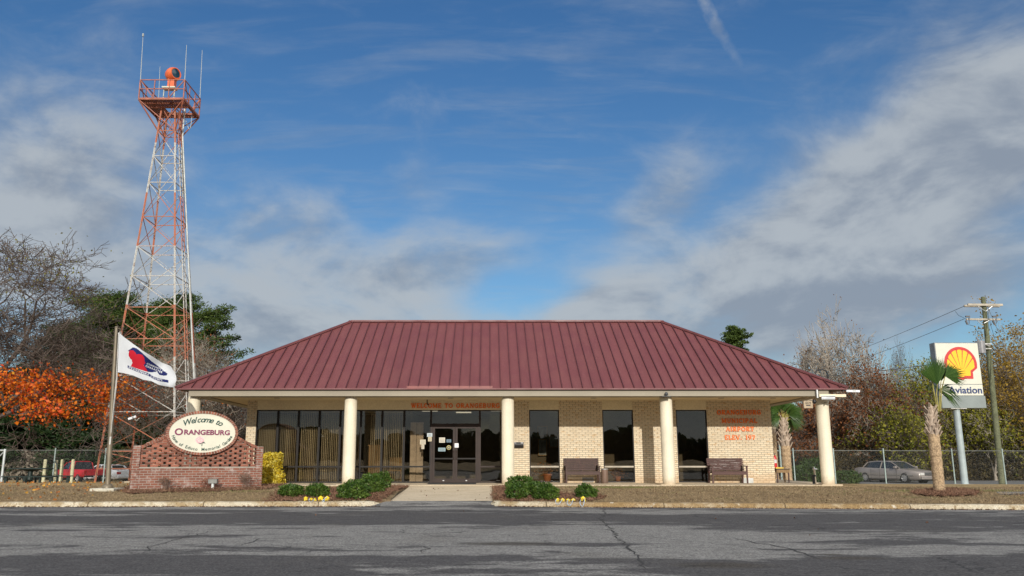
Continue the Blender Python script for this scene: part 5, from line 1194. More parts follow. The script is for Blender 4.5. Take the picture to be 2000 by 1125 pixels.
# ------------------------------------------------------------------ chain link fence
M_GALV = mat('fence_galv', (.34, .42, .40), .5, .1, metal=.3); M_LINK = mat('chain_link', (.16, .17, .16), .5, .1)
def fence(x0, x1, Y, px_posts, h, label, wob=0):
    t = thing('chain_link_fence', label, 'fence', ((x0+x1)/2, Y, gz((x0+x1)/2, Y)), 'chain link fences behind the terminal'); z0 = lambda x: gz(x, Y)
    mb = MB(); p = .065; n = int((x1-x0)/p)
    k = int(h/p)
    for i in range(-k, n):
        for s in (1, -1):
            xa = x0+i*p if s > 0 else x0+(i+k)*p; xb = xa+s*k*p; za, zb = 0, h
            a, b = (xa, za), (xb, zb)
            if min(a[0], b[0]) < x0-.001:                           # clip at the ends
                lo_, hi_ = (a, b) if a[0] < b[0] else (b, a); f = (x0-lo_[0])/(hi_[0]-lo_[0]); lo_ = (x0, lo_[1]+(hi_[1]-lo_[1])*f); a, b = lo_, hi_
            if max(a[0], b[0]) > x1+.001:
                lo_, hi_ = (a, b) if a[0] < b[0] else (b, a); f = (x1-lo_[0])/(hi_[0]-lo_[0]); hi_ = (x1, lo_[1]+(hi_[1]-lo_[1])*f); a, b = lo_, hi_
            if abs(a[0]-b[0]) < .01: continue
            w = .0012; za, zb = a[1]+z0(a[0]), b[1]+z0(b[0]); yy = Y+(.003 if s > 0 else -.003)
            mb.add([(a[0]-w, yy, za), (a[0]+w, yy, za), (b[0]+w, yy, zb), (b[0]-w, yy, zb)], [(0, 1, 2, 3)])
    for i in range(0, n, 1): x = x0+i*p; mb.add([(x-.003, Y, z0(x)+h), (x+.003, Y, z0(x)+h), (x+.001, Y, z0(x)+h+.05)], [(0, 1, 2)])
    mb.build('wire_mesh', M_LINK, t)
    mb = MB(); mb.tube([(x, Y, z0(x)+h-.02) for x in np.linspace(x0, x1, 8)], .018, 6); mb.build('top_rail', M_LINK, t)
    for px in px_posts: x = W(px, 920, Y).x; mb = MB(); mb.tube([(x, Y-.05, z0(x)-.1), (x, Y-.05, z0(x)+h+.06)], .036, 10); mb.lathe((x, Y-.05, z0(x)+h+.06), [(.05, 0), (.04, .03), (0, .05)], 10); mb.build('post', M_GALV, t)
    return t
fence(W(-60, 900, 46).x, W(300, 900, 46).x, 46., (105, 204), 1.85, 'chain link fence left of the tower base behind the picnic table')
fence(W(1516, 900, 47).x, W(2090, 900, 47).x, 47., (1551, 1630, 1728, 1862, 1961), 1.92, 'chain link fence behind the palm and fuel sign on the right')
t = thing('fence_gate', 'galvanised gate frame at the left end of the chain link fence', 'gate', (W(0, 920, 43).x, 43, gz(-20, 43)))
xg = W(5, 920, 43).x; zg = gz(xg, 43); mb = MB(); mb.tube([(xg, 43, zg), (xg, 43, zg+1.75)], .06, 8); mb.tube([(xg, 43, zg+1.68), (xg-1.5, 43, zg+1.68)], .045, 8); mb.tube([(xg, 43, zg+.2), (xg-1.5, 43, zg+.2)], .045, 8); mb.tube([(xg-1.5, 43, zg), (xg-1.5, 43, zg+1.75)], .05, 8); mb.tube([(xg-.05, 43, zg+1.6), (xg-.5, 43, zg+1.1)], .03, 8); mb.build('gate_frame', mat('bright_galv', (.5, .54, .54), .4, metal=.3), t)
t = thing('side_gate_rail', 'short grey gate rail between brick corner and fence post', 'rail', (W(1513, 880, 46).x, 46.8, gz(12, 46)))
mb = MB(); mb.tube([W(1508, 879, 46.8), W(1524, 881, 46.8)], .035, 6); mb.build('rail', M_GALV, t)
t = thing('tall_fence_post', 'tall pale fence post standing left of the small palm', 'post', (W(1526.5, 920, 45).x, 45, gz(15, 45)))
mb = MB(); q = W(1526, 920, 45); mb.tube([(q.x, 45, gz(q.x, 45)), (q.x, 45, W(1525, 866, 45).z)], .05, 10); mb.build('pipe', M_GALV, t)

# bollards behind the left fence
M_BOL = mat('bollard_cream', (.62, .60, .38), .6, .08, 4)
for k, (px, y, lab) in enumerate(((86.5, 47.2, 'leftmost cream bollard over the picnic table'), (108.5, 49.5, 'cream bollard half hidden by the grey fence post'), (120, 47.2, 'cream bollard before the red pickup door'), (141, 47.2, 'cream bollard before the red pickup bed'))):
    x = W(px, 920, y).x; z = gz(x, y); t = thing('bollard', lab, 'bollard', (x, y, z), 'cream bollards before the parked pickup')
    mb = MB(); mb.tube([(x, y, z-.1), (x, y, z+1.34)], .092, 18); mb.build('pipe', M_BOL, t, smooth=True); mb = MB(); mb.lathe((x, y, z+1.34), [(.092, 0), (.07, .04), (.0, .055)], 18); mb.build('cap', M_BOL, t)

# picnic table
M_PT = mat('green_painted_steel', (.006, .018, .015), .5, .1); Y = 38.
x0, x1 = W(25, 915, Y).x, W(96, 915, Y).x; xm_ = (x0+x1)/2; z = W(60, 950, Y).z
t = thing('picnic_table', 'dark green picnic table with pedestal top and long bench', 'picnic table', (xm_, Y, z))
mb = MB(); mb.box((x0, Y-.4, z+.76), (x1, Y+.4, z+.81)); mb.build('tabletop', M_PT, t, bevel=.01)
mb = MB(); mb.add([(xm_-.45, Y-.3, z+.76), (xm_+.45, Y-.3, z+.76), (xm_+.45, Y+.3, z+.76), (xm_-.45, Y+.3, z+.76), (xm_-.1, Y-.1, z+.66), (xm_+.1, Y-.1, z+.66), (xm_+.1, Y+.1, z+.66), (xm_-.1, Y+.1, z+.66)], [(0, 1, 2, 3), (7, 6, 5, 4), (0, 4, 5, 1), (1, 5, 6, 2), (2, 6, 7, 3), (3, 7, 4, 0)])
mb.tube([(xm_, Y, z+.42), (xm_, Y, z+.67)], .1, 12); mb.tube([(xm_, Y, z), (xm_, Y, z+.42)], .13, 12); mb.build('pedestal', M_PT, t)
s0, s1 = W(7, 933, Y-.7).x, W(108, 933, Y-.7).x
for yy in (Y-.75, Y+.75):
    mb = MB(); mb.box((s0, yy-.15, z+.42), (s1, yy+.15, z+.465)); bn_ = mb.build('bench', M_PT, t)
    for x in (s0+.15, s0+.65, s1-.65, s1-.15): mb = MB(); mb.beam((x, yy, z-.02), (x, yy, z+.42), .12 if x in (s0+.15, s1-.15) else .07); mb.build('leg', M_PT, bn_)
t = thing('bent_bike_rack', 'dark bent pipe loop beside the picnic bench', 'rack', (W(108, 930, 40).x, 40, gz(-20, 40)))
mb = MB(); pts = [W(a, b, 40) for a, b in ((111.5, 940), (111.5, 912), (110.5, 905), (107.5, 902), (104.5, 903))]; mb.tube(pts, .03, 8); mb.build('hoop', M_PT, t)

# ------------------------------------------------------------------ vehicles
M_TYRE = mat('tyre', (.02, .02, .02), .85, .1); M_CGL = mat('car_glass', (.02, .025, .03), .08, .05, spec=.8); M_CHR = mat('chrome', (.6, .6, .6), .2, .05, metal=.9); M_LAMP = mat('headlamp', (.55, .55, .52), .15, .05); M_TL = mat('tail_lamp', (.35, .01, .01), .25, .05); M_DK = mat('underbody', (.015, .015, .015), .9)
def ring_loft(mb, st, caps=True):
    k = len(st[0]); n = len(st); mb.add([p for r in st for p in r], [(i*k+j, i*k+(j+1) % k, (i+1)*k+(j+1) % k, (i+1)*k+j) for i in range(n-1) for j in range(k)]+([tuple(range(k))[::-1], tuple(range((n-1)*k, n*k))] if caps else []))
def body_ring(x, w, z0, z1, tuck=.93): 
    zm = z0+(z1-z0)*.45; h = [(w*.9, z0), (w, z0+.1), (w, zm), (w*.985, z1-.07), (w*tuck, z1-.01), (w*.7, z1+.012)]
    return [(x, y, z) for y, z in h]+[(x, -y, z) for y, z in h[::-1]]
def wheel(t, x, side, w, r=.33, rim=None):
    y0 = side*(w-.2); y1 = side*(w+.012); q = Matrix.Translation((x, 0, r)) @ Matrix.Rotation(R(-90*side), 4, 'X')
    mb = MB(Matrix.Translation((x, side*(w-.02), r)) @ Matrix.Rotation(R(-90*side), 4, 'X')); mb.lathe((0, 0, 0), [(r+.055, -.15), (r+.055, .025), (r-.02, .025), (r-.02, -.15)], 26); arch = mb.build('wheel_arch', M_DK, t)
    mb = MB(Matrix.Translation((x, side*(w-.01), r)) @ Matrix.Rotation(R(-90*side), 4, 'X')); mb.lathe((0, 0, 0), [(r*.62, -.2), (r*.96, -.2), (r, -.16), (r, .0), (r*.95, .03), (r*.66, .04), (r*.62, .02)], 26); ty = mb.build('wheel', M_TYRE, t, smooth=True)
    mb = MB(Matrix.Translation((x, side*(w-.01), r)) @ Matrix.Rotation(R(-90*side), 4, 'X')); mb.lathe((0, 0, 0), [(r*.63, -.05), (r*.63, .025), (r*.55, .035), (r*.5, .01), (r*.2, .03), (.0, .035)], 20)
    for i in range(9): an = i*2*math.pi/9; mb.beam((r*.15*math.cos(an), r*.15*math.sin(an), .036), (r*.58*math.cos(an), r*.58*math.sin(an), .03), .03, .02)
    mb.build('rim', mat('alloy', (.5, .5, .5), .3, .05, metal=.6), ty, smooth=True)
def sedan(loc, hdg, paint, label, cat='car'):
    t = thing('parked_car', label, cat, loc, 'vehicles parked behind the fences', rz=hdg, world=False); w = .92
    S_ = [(-2.62, .74, .38, .78), (-2.58, .82, .25, .93), (-2.3, .90, .2, .98), (-1.75, w, .2, .99), (-.9, w, .19, .96), (.6, w, .19, .93), (1.1, w, .19, .93), (1.8, .91, .2, .86), (2.35, .87, .22, .79), (2.56, .80, .27, .72), (2.62, .7, .4, .66)]
    mb = MB(); ring_loft(mb, [body_ring(*s) for s in S_]); mb.build('body', paint, t, smooth=True)
    zb = .93; mb = MB(); C = [(-1.85, .97, .74, .97), (-1.5, 1.36, .63, 1.31), (-.9, 1.42, .63, 1.38), (.1, 1.42, .64, 1.38), (.42, 1.38, .63, 1.34), (1.2, .92, .76, .92)]
    def cr(x, zt_, wt, zsh): return [(x, .84, zb-.04 if zt_ > 1 else zb-.05), (x, wt+.02, zsh), (x, wt*.85, zt_), (x, -wt*.85, zt_), (x, -wt-.02, zsh), (x, -.84, zb-.05)]
    ring_loft(mb, [cr(*c) for c in C]); mb.build('window_glass', M_CGL, t)
    mb = MB(); ring_loft(mb, [[(x, wt+.03, zs-.01), (x, wt*.87, zt_+.015), (x, -wt*.87, zt_+.015), (x, -wt-.03, zs-.01)] for x, zt_, wt, zs in C[1:5]]); mb.build('roof', paint, t)
    mb = MB()
    for s in (-1, 1):
        mb.beam((1.2, s*.845, .93), (.42, s*.665, 1.35), .06, .05); mb.beam((-1.48, s*.66, 1.34), (-1.82, s*.835, .96), .22, .05); mb.beam((-.38, s*.85, .93), (-.32, s*.675, 1.38), .07, .04)
    mb.build('pillar', paint, t)
    mb = MB()
    for s in (-1, 1): mb.box((-2.2, s*(w-.004)-.012, .47), (2.2, s*(w-.004)+.012, .52)); 
    mb.build('side_moulding', M_CHR, t)
    mb = MB(); mb.box((2.55, -.72, .26), (2.70, .72, .46)); mb.build('bumper', paint, t, bevel=.03); mb = MB(); mb.box((2.55, -.70, .36), (2.712, .70, .385)); mb.build('bumper_strip', M_CHR, t)
    mb = MB(); mb.box((-2.7, -.74, .3), (-2.56, .74, .52)); mb.build('bumper', paint, t, bevel=.03)
    mb = MB(); mb.box((2.56, -.34, .5), (2.645, .34, .7)); mb.build('grille', mat('grille_dark', (.05, .05, .05), .4), t)
    mb = MB(); [mb.box((2.64, -.33+i*.066, .51), (2.655, -.315+i*.066, .69)) for i in range(11)]; mb.box((2.56, -.37, .695), (2.66, .37, .715)); mb.build('grille_bars', M_CHR, t)
    for s in (-1, 1):
        mb = MB(); mb.box((2.5, s*.57-.19, .52), (2.635, s*.57+.19, .67)); mb.build('headlight', M_LAMP, t, bevel=.015)
        mb = MB(); mb.box((-2.625, s*.6-.2, .62), (-2.5, s*.6+.2, .82)); mb.build('taillight', M_TL, t)
        mb = MB(); mb.box((.85, s*.97-.1, .95), (1.02, s*.97+.1, 1.08)); mb.build('side_mirror', paint, t, bevel=.02)
        for x in (-.95, .1): mb = MB(); mb.box((x, s*(w-.0)-.015, .76), (x+.18, s*(w-.0)+.015, .79)); mb.build('door_handle', paint, t)
        for x in (-1.62, 1.52): wheel(t, x, s, .9)
    mb = MB(); [mb.box((x-.006, s*(w+.001)-.003, .28), (x+.006, s*(w+.001)+.003, .9)) for s in (-1, 1) for x in (-1.1, -.4, .95)]; mb.build('door_gap', M_DK, t)
    return t
def paint(n, c, met=.3, r=.3): return mat(n, c, r, .04, 2, metal=met, spec=.6)
p = W(1746, 920, 57.)
sedan((p.x, 57., -.57), R(-66), paint('taupe_car_paint', (.30, .265, .24), .3), 'taupe four door sedan parked behind the right chain link fence')
p = W(210, 920, 74.)
def pickup(loc, hdg, paint_, label):
    t = thing('pickup_truck', label, 'pickup truck', loc, 'vehicles parked behind the fences', rz=hdg, world=False); w = .9
    mb = MB(); S_ = [(-2.55, .86, .52, 1.06), (-2.5, w, .48, 1.1), (-.3, w, .45, 1.1), (.6, w, .42, 1.1), (1.45, w, .42, 1.1), (2.3, .88, .45, 1.03), (2.6, .8, .5, .95)]; ring_loft(mb, [body_ring(*s, .97) for s in S_]); mb.build('body', paint_, t, smooth=True)
    mb = MB(); mb.box((-2.42, -.74, 1.095), (-.55, .74, 1.118)); mb.build('cargo_bed', M_DK, t)
    mb = MB(); C = [(-.52, 1.05, .8, 1.05), (-.42, 1.68, .66, 1.62), (-.1, 1.73, .67, 1.66), (.7, 1.72, .67, 1.66), (.95, 1.66, .66, 1.6), (1.6, 1.08, .78, 1.08)]
    cr = lambda x, zt_, wt, zs: [(x, .84, 1.04), (x, wt+.02, zs), (x, wt*.85, zt_), (x, -wt*.85, zt_), (x, -wt-.02, zs), (x, -.84, 1.04)]
    ring_loft(mb, [cr(*c) for c in C]); mb.build('window_glass', M_CGL, t)
    mb = MB(); ring_loft(mb, [[(x, wt+.04, zs-.03), (x, wt*.87, zt_+.02), (x, -wt*.87, zt_+.02), (x, -wt-.04, zs-.03)] for x, zt_, wt, zs in C[1:5]]); mb.build('roof', paint_, t)
    mb = MB()
    for s in (-1, 1): mb.beam((1.6, s*.85, 1.08), (.95, s*.7, 1.62), .08, .06); mb.beam((-.52, s*.85, 1.05), (-.42, s*.7, 1.64), .14, .08); mb.beam((.1, s*.86, 1.07), (.1, s*.7, 1.66), .1, .05)
    mb.build('pillar', paint_, t)
    mb = MB(); mb.box((-2.68, -.85, .48), (-2.5, .85, .62)); mb.build('bumper', M_DK, t, bevel=.02); mb = MB(); mb.box((-2.69, -.16, .5), (-2.682, .16, .6)); mb.build('number_plate', MAT['plate_white'], t)
    mb = MB(); mb.box((-2.575, -.7, .66), (-2.555, .7, 1.04)); mb.build('tailgate', paint_, t, bevel=.008)
    for s in (-1, 1):
        mb = MB(); mb.box((-2.58, s*.81-.075, .72), (-2.5, s*.81+.075, 1.0)); mb.build('taillight', M_TL, t)
        mb = MB(); mb.box((1.2, s*.99-.1, 1.12), (1.36, s*.99+.1, 1.3)); mb.build('side_mirror', M_DK, t)
        for x in (-1.5, 1.7): wheel(t, x, s, .88, .37)
    mb = MB(); [mb.box((x-.008, s*(w+.001)-.003, .5), (x+.008, s*(w+.001)+.003, 1.05)) for s in (-1, 1) for x in (-.5, .15, 1.2)]; mb.build('door_gap', M_DK, t)
p = W(157, 920, 69.)
pickup((p.x, 69., -.93), math.pi-R(39), paint('red_truck_paint', (.50, .012, .025), .1, .3), 'red extended cab pickup truck parked behind the cream bollards')
p = W(207, 920, 74.)
sedan((p.x, 74., -.93), math.pi-R(30), paint('white_car_paint', (.72, .74, .76), .0, .3), 'white sedan parked beyond the red pickup behind the tower leg')
t = thing('farm_shed', 'low pale shed roof far behind the picnic table', 'shed', (W(20, 920, 95).x, 95, -1.1))
mb = MB(); a, b = W(-25, 930, 95).x, W(34, 930, 95).x; mb.box((a, 95, -1.2), (b, 99, .1)); mb.build('wall', mat('shed_grey', (.28, .28, .27), .8), t)
mb = MB(); mb.add([(a-.4, 94.6, .1), (b-.5, 94.6, .1), (b+.6, 94.6, .1-.0), (b-.8, 97, 1.1), (a-.4, 97, 1.1), (b+.6, 99.4, .1), (a-.4, 99.4, .1)], [(0, 2, 3, 4), (2, 5, 3), (3, 5, 6, 4), (0, 4, 6)]); mb.build('roof', mat('shed_roof', (.45, .46, .44), .6), t)

# ------------------------------------------------------------------ mulch, grass, leaves (things nobody could count)
M_MULCH = ground_mat('mulch', (.13, .065, .042), (.085, .045, .03), (.2, .12, .08))
M_STRAW = leafmat('pine_straw', [(.06, .03, .02), (.15, .075, .045), (.24, .14, .09), (.1, .05, .03)], .9, .1)
def poly_px(P_): return [(h.x, h.y) for h in (hit(*p) for p in P_)]
def bed(P_, dens, zoff=.02):
    Pw = poly_px(P_); xs_ = [p[0] for p in Pw]; ys_ = [p[1] for p in Pw]; s = .11; mb = MB(); pts = []
    nx_, ny_ = int((max(xs_)-min(xs_))/s)+2, int((max(ys_)-min(ys_))/s)+2
    for j in range(ny_):
        for i in range(nx_):
            x, y = min(xs_)+i*s, min(ys_)+j*s
            if inpoly(x+random.gauss(0, .05), y+random.gauss(0, .05), Pw):
                q = [(x, y), (x+s, y), (x+s, y+s), (x, y+s)]; mb.add([(a, b, lawn_z(a, b)+zoff+.012*math.sin(a*9)*math.cos(b*11)) for a, b in q], [(0, 1, 2, 3)])
    struct(mb.build('mulch_bed', M_MULCH)); n = 0
    while n < dens:
        x, y = random.uniform(min(xs_)-.1, max(xs_)+.1), random.uniform(min(ys_)-.1, max(ys_)+.1)
        if inpoly(x+random.gauss(0, .08), y+random.gauss(0, .08), Pw): pts.append((x, y, lawn_z(x, y)+zoff+random.uniform(0, .035))); n += 1
    return pts
st = []
st += bed([(516, 982), (540, 962), (630, 957), (690, 950), (795, 950), (757, 968), (741, 977), (600, 981)], 6000)
st += bed([(225, 958), (262, 948), (500, 944), (560, 948), (520, 956), (400, 961), (250, 966)], 5000)
st += bed([(964, 977), (968, 951), (1000, 950), (1045, 957), (1110, 966), (1165, 966), (1182, 974), (1150, 981), (1000, 981)], 5000)
pb_ = [(1848+66*math.cos(i*.5236), 964+7.5*math.sin(i*.5236)) for i in range(12)]
st += bed(pb_, 2500, .035)
def gmesh(name, pts, size, m, **k):
    o = cards(name, pts, size, m, **k); tag(o, kind='stuff'); return o
gmesh('pine_straw', st, .11, M_STRAW, aspect=.16, out=np.tile([0, 0, .12], (len(st), 1)), jit=1.0)
M_GRASS = leafmat('dead_grass', [(.31, .225, .127), (.225, .16, .09), (.38, .29, .17), (.18, .125, .07), (.22, .19, .09)], 1., .15)
pts = []
while len(pts) < 110000:
    x = random.uniform(-24, 24); y = kerb_y(x)+.25+random.random()**1.5*7.2
    if -3 < x < .25 or (y > 29.1 and -10.8 < x < 12.1): continue
    pts.append((x, y, lawn_z(x, y)+.012))
gmesh('grass', pts, .06, M_GRASS, aspect=.16, out=np.tile([0, 0, .9], (len(pts), 1)), jit=.9)
M_GRN_G = leafmat('green_grass', [(.07, .10, .02), (.12, .16, .04), (.18, .18, .06)], .9, .2); pts = []
for cx, cy, r, n in ((W(1190, 955, 27.5).x, 27.8, .7, 900), (W(1240, 955, 28).x, 28, .6, 500), (W(1790, 965, 25).x, 25.2, 1.0, 700), (W(1930, 965, 25).x, 25.2, .9, 600), (W(420, 960, 25).x, 25.5, 1.2, 300)):
    for _ in range(n): x, y = random.gauss(cx, r), random.gauss(cy, .35); pts.append((x, y, lawn_z(x, y)+.015))
gmesh('green_grass', pts, .05, M_GRN_G, aspect=.2, out=np.tile([0, 0, .9], (len(pts), 1)), jit=.9)
M_FALL = leafmat('fallen_leaf', [(.4, .06, .015), (.5, .2, .03), (.25, .08, .03), (.6, .32, .05), (.15, .06, .03)], .8, .1)
pts = []
for _ in range(650):
    x = random.uniform(-26, -11); y = kerb_y(x)+random.uniform(.3, 16); pts.append((x, y, gz(x, y)+.02))
gmesh('fallen_leaves', pts, .10, M_FALL, aspect=.8, out=np.tile([0, 0, .1], (len(pts), 1)), jit=1.)
M_BRL = leafmat('brown_leaf', [(.05, .028, .018), (.1, .05, .03), (.16, .09, .05)], .8, .1); pts = []
for _ in range(520):
    x = random.uniform(1, 22); y = kerb_y(x)+.4+abs(random.gauss(0, 1))*3.6
    if y < 29.1: pts.append((x, y, lawn_z(x, y)+.018))
for _ in range(26):
    x = random.uniform(-2.6, 0); y = random.uniform(23.6, 29); pts.append((x, y, -.136+(y-23.5)*.0385+.012))
for _ in range(14): x, y = random.uniform(-12, 14), random.uniform(14, 22); pts.append((x, y, ROADZ+.012))
for _ in range(2200): x = random.uniform(-18, 20); pts.append((x, kerb_y(x)-.03-abs(random.gauss(0, .10)), ROADZ+.006)) if not -2.9 < x < .2 else None
gmesh('brown_leaves', pts, .045, M_BRL, aspect=.8, out=np.tile([0, 0, .15], (len(pts), 1)), jit=1.)

# ------------------------------------------------------------------ shrubs
M_BOX = leafmat('boxwood_leaf', [(.018, .045, .008), (.045, .095, .014), (.09, .15, .022), (.16, .22, .045)], .45, .25, 3)
M_YEL = leafmat('golden_leaf', [(.66, .44, .025), (.78, .60, .04), (.50, .38, .025), (.80, .68, .15), (.25, .25, .035)], .5, .3, 6)
M_TWIG = mat('twig', (.17, .11, .08), .9, .2, 4); M_TWIGR = mat('red_twig', (.20, .09, .06), .9, .2, 4)
def leaf_ball(n, rx, ry, rz_, seed, power=2.):
    g = np.random.default_rng(seed); a = g.normal(size=(n, 3)); a /= np.linalg.norm(a, axis=1, keepdims=True)
    lump = 1+.10*np.sin(a[:, 0]*5+seed)*np.sin(a[:, 1]*4+2*seed)+.08*np.sin(a[:, 2]*9+seed)+.05*np.sin(a[:, 0]*13+a[:, 2]*11)
    r = (1-.35*g.random(n)**1.6)*lump*(1+.04*g.normal(size=n)); p = a*r[:, None]*np.array([rx, ry, rz_]); p[:, 2] += rz_*.95
    return p[p[:, 2] > 0.0], a[p[:, 2] > 0.0]
def shrub(name, label, cat, loc, rx, ry, rz_, m, n, size, seed, group=None):
    t = thing(name, label, cat, tuple(loc), group, world=False); p, nn_ = leaf_ball(n, rx, ry, rz_, seed)
    cards('foliage', p, size, m, t, out=nn_*.55, jit=.8, aspect=.62)
    mb = MB(); r = random.Random(seed)
    for i in range(22):
        q = p[r.randrange(len(p))]*.8; mb.tube([(r.gauss(0, .03), r.gauss(0, .03), -.05), tuple(q*np.array([.5, .5, .4])), tuple(q)], [.012, .008, .004], 4, cap=False)
    mb.build('stem', M_TWIG, t); return t
SH = [(565, 972, 25, 29, 'leftmost round green shrub by the kerb, farthest from the walk'), (616, 973, 25, 31, 'round green shrub behind the yellow houses left of the walk'), (687, 977, 34, 39, 'largest round green shrub before the second column'),
      (722, 965, 29, 40, 'green shrub squeezed between the biggest shrub and the one nearest the left panes'), (744, 956, 22, 36, 'green shrub closest to the left glazing beside the walk'),
      (1017, 961, 30, 34, 'green shrub at the foot of the third column, rear of the right cluster'), (1011, 977, 25, 38, 'front green shrub just right of the walk'), (1047, 971, 22, 33, 'small green shrub in the middle of the right cluster'),
      (1068, 979, 27, 36, 'green shrub over the first yellow ornaments right of the walk'), (1146, 975, 23, 30, 'lone round green shrub before the trash can')]
for k, (px, py, hw, hh, lb) in enumerate(SH):
    h = hit(px, py); s = h.y*CP/FPX; h.z -= .03
    shrub('boxwood_shrub', lb, 'shrub', h+Vector((0, hw*s*.6, 0)), hw*s*.93, hw*s*.85, hh*s*.50, M_BOX, int(3000*(hw/27)**2), .055, k+3, 'clipped green shrubs beside the walk')
h = hit(529, 945); s = h.y*CP/FPX; h = Vector((W(529, 945, 30.6).x, 30.6, .06)); s = 30.6/1634
t = thing('golden_shrub', 'tall golden yellow shrub between brick sign and left glazing', 'shrub', tuple(h), world=False)
g = np.random.default_rng(5); p = (g.random((5200, 3))*2-1); p = np.sign(p)*np.abs(p)**.75; ln = np.abs(p).max(1); p *= (1-.25*g.random((5200, 1)))
p[:, :2] *= (1-.18*np.clip(p[:, 2:3], 0, 1)**2); p *= np.array([21.5*s, .36, .60]); p[:, 2] += .58; p += g.normal(size=p.shape)*.022; p[:, 0] += .06*np.sin(p[:, 2]*6)
cards('foliage', p, .075, M_YEL, t, aspect=.65); mb = MB(); [mb.tube([(random.gauss(0, .05), 0, 0), tuple(p[i]*.9)], .008, 4) for i in range(25)]; mb.build('stem', M_TWIG, t)
for k, (px, py, hh, hw, lb) in enumerate(((325, 951, 27, 19, 'bare twiggy shrub before the left half of the brick sign'), (408, 949, 26, 16, 'bare reddish shrub behind the ground spotlight'), (482, 948, 33, 20, 'taller bare shrub before the right end of the brick sign'))):
    h = before_sign(px, .5); s = h.y*CP/FPX; t = thing('bare_shrub', lb, 'shrub', tuple(h), 'bare shrubs before the brick sign', world=False); rr = random.Random(k+40); mb = MB(); tips = []
    for i in range(16): limbs(mb, (rr.gauss(0, .05), rr.gauss(0, .05), -.02), (rr.gauss(0, .55), rr.gauss(0, .4), 1), hh*s*.42, .008, 3, tips, rr, .4, .1, (1, 2), .66, .12, .0028)
    mb.build('stem', M_TWIG if k != 1 else M_TWIGR, t)
    pts = [np.array(a)+rng.normal(size=3)*.03 for a, b, c in tips if c < 2][::3]
    cards('foliage', pts, .035, leafmat('dry_shrub_leaf%d' % k, [(.12, .06, .04), (.25, .12, .06), (.16, .11, .05)]), t)

# ------------------------------------------------------------------ yellow ornaments and rope loops on the kerb
M_YW = mat('yellow_paint', (.78, .58, .01), .5, .06, 6); M_ROPE = mat('pale_blue_rope', (.42, .52, .62), .7, .2, 30)
def orn(x0, x1, y0, y1, roof, lab, hole=True, lean=0):
    h = Vector(W((x0+x1)/2, y1, kerb_y(W((x0+x1)/2, y1, 22.6).x)+.30)); s = h.y*CP/FPX; w, hh = (x1-x0)*s, (y1-y0)*s; h.z = max(h.z, -.125)
    t = thing('yellow_house_ornament', lab, 'ornament', tuple(h), 'small yellow wooden ornaments on the kerb', world=False); e = hh*(1-roof); L = lean*hh
    mb = MB(); mb.box((-w*.42, -.04, 0), (w*.42, .05, e), Matrix([[1, 0, lean, 0], [0, 1, 0, 0], [0, 0, 1, 0], [0, 0, 0, 1]])) if e > .01 else None
    if e > .01: mb.build('house_body', M_YW, t)
    mb = MB(); mb.prism([(-w*.5+lean*e, e+.0015), (w*.5+lean*e, e+.0015), (lean*hh, hh)], -.055, .065); mb.build('house_roof', M_YW, t)
    if hole: mb = MB(); mb.prism([(.011*math.cos(i*.6283), e*.5+.009*math.sin(i*.6283)) for i in range(10)], -.0425, -.0405); mb.build('entrance_hole', M_DK, t)
orn(594, 601.5, 971, 979.5, .35, 'leftmost yellow ornament by the left shrubs, leaning block', False, -.1); orn(603, 607.5, 974, 979, .8, 'tiny yellow triangle between the leaning blocks', False); orn(606.5, 612.5, 972.5, 978, .3, 'tilted yellow block behind the pale knot', False, -.35)
orn(611, 619, 973.5, 979.3, .9, 'low yellow wedge lying left of the two upright houses', False); orn(621, 631.5, 970, 980, .42, 'taller yellow house left of the pale rope'); orn(634, 643.5, 970.5, 980.2, .42, 'yellow house at the right end of the left row')
orn(1085.5, 1093, 974.5, 981.5, .45, 'leftmost yellow house of the right row inside a rope loop'); orn(1094.5, 1103.5, 975, 981.8, .5, 'second yellow house of the right row', False); orn(1105.5, 1114, 976, 982, .5, 'third yellow house of the right row before a rope loop', False)
orn(1115, 1124.5, 975.5, 982, .5, 'fourth yellow house of the right row', False); orn(1134, 1144, 971.5, 982, .4, 'tallest yellow house at the right end of its row')
def rope(P_, lab):
    pts = []
    for px, py in P_:
        x = W(px, py, 22.6).x; k = kerb_y(x); y = k+.22 if py < 979 else k+.05 if py < 982.5 else k-.03; pts.append(W(px, py, y))
    mb = MB(); mb.tube(pts, .009, 6); o = mb.build('rope_loop', M_ROPE); tag(o, lab, 'rope', 'pale rope loops over the kerb')
rope([(1087.5, 974.5), (1085, 978), (1085, 982), (1088, 985), (1092, 984.5), (1094.5, 981), (1098.5, 975)], 'pale rope loop hanging over the kerb at the first right ornament')
rope([(1111, 975), (1108, 979), (1107.5, 983), (1110, 986.5), (1114, 987), (1117, 983), (1118, 979), (1120.5, 974.5)], 'pale rope loop hanging between third and fourth right ornaments')
rope([(1134, 976), (1132.5, 982), (1134, 986.5), (1137, 989), (1139.5, 987), (1141, 980), (1142, 973)], 'pale rope loop round the tallest right ornament')
rope([(604.5, 973.5), (603, 977), (606, 981), (609, 981), (611, 977.5), (615, 975)], 'pale knotted rope on the left yellow blocks')
rope([(638.5, 970.5), (634, 974), (629, 978.5), (630, 981), (633, 979), (633.5, 974)], 'pale rope between the two upright left houses')

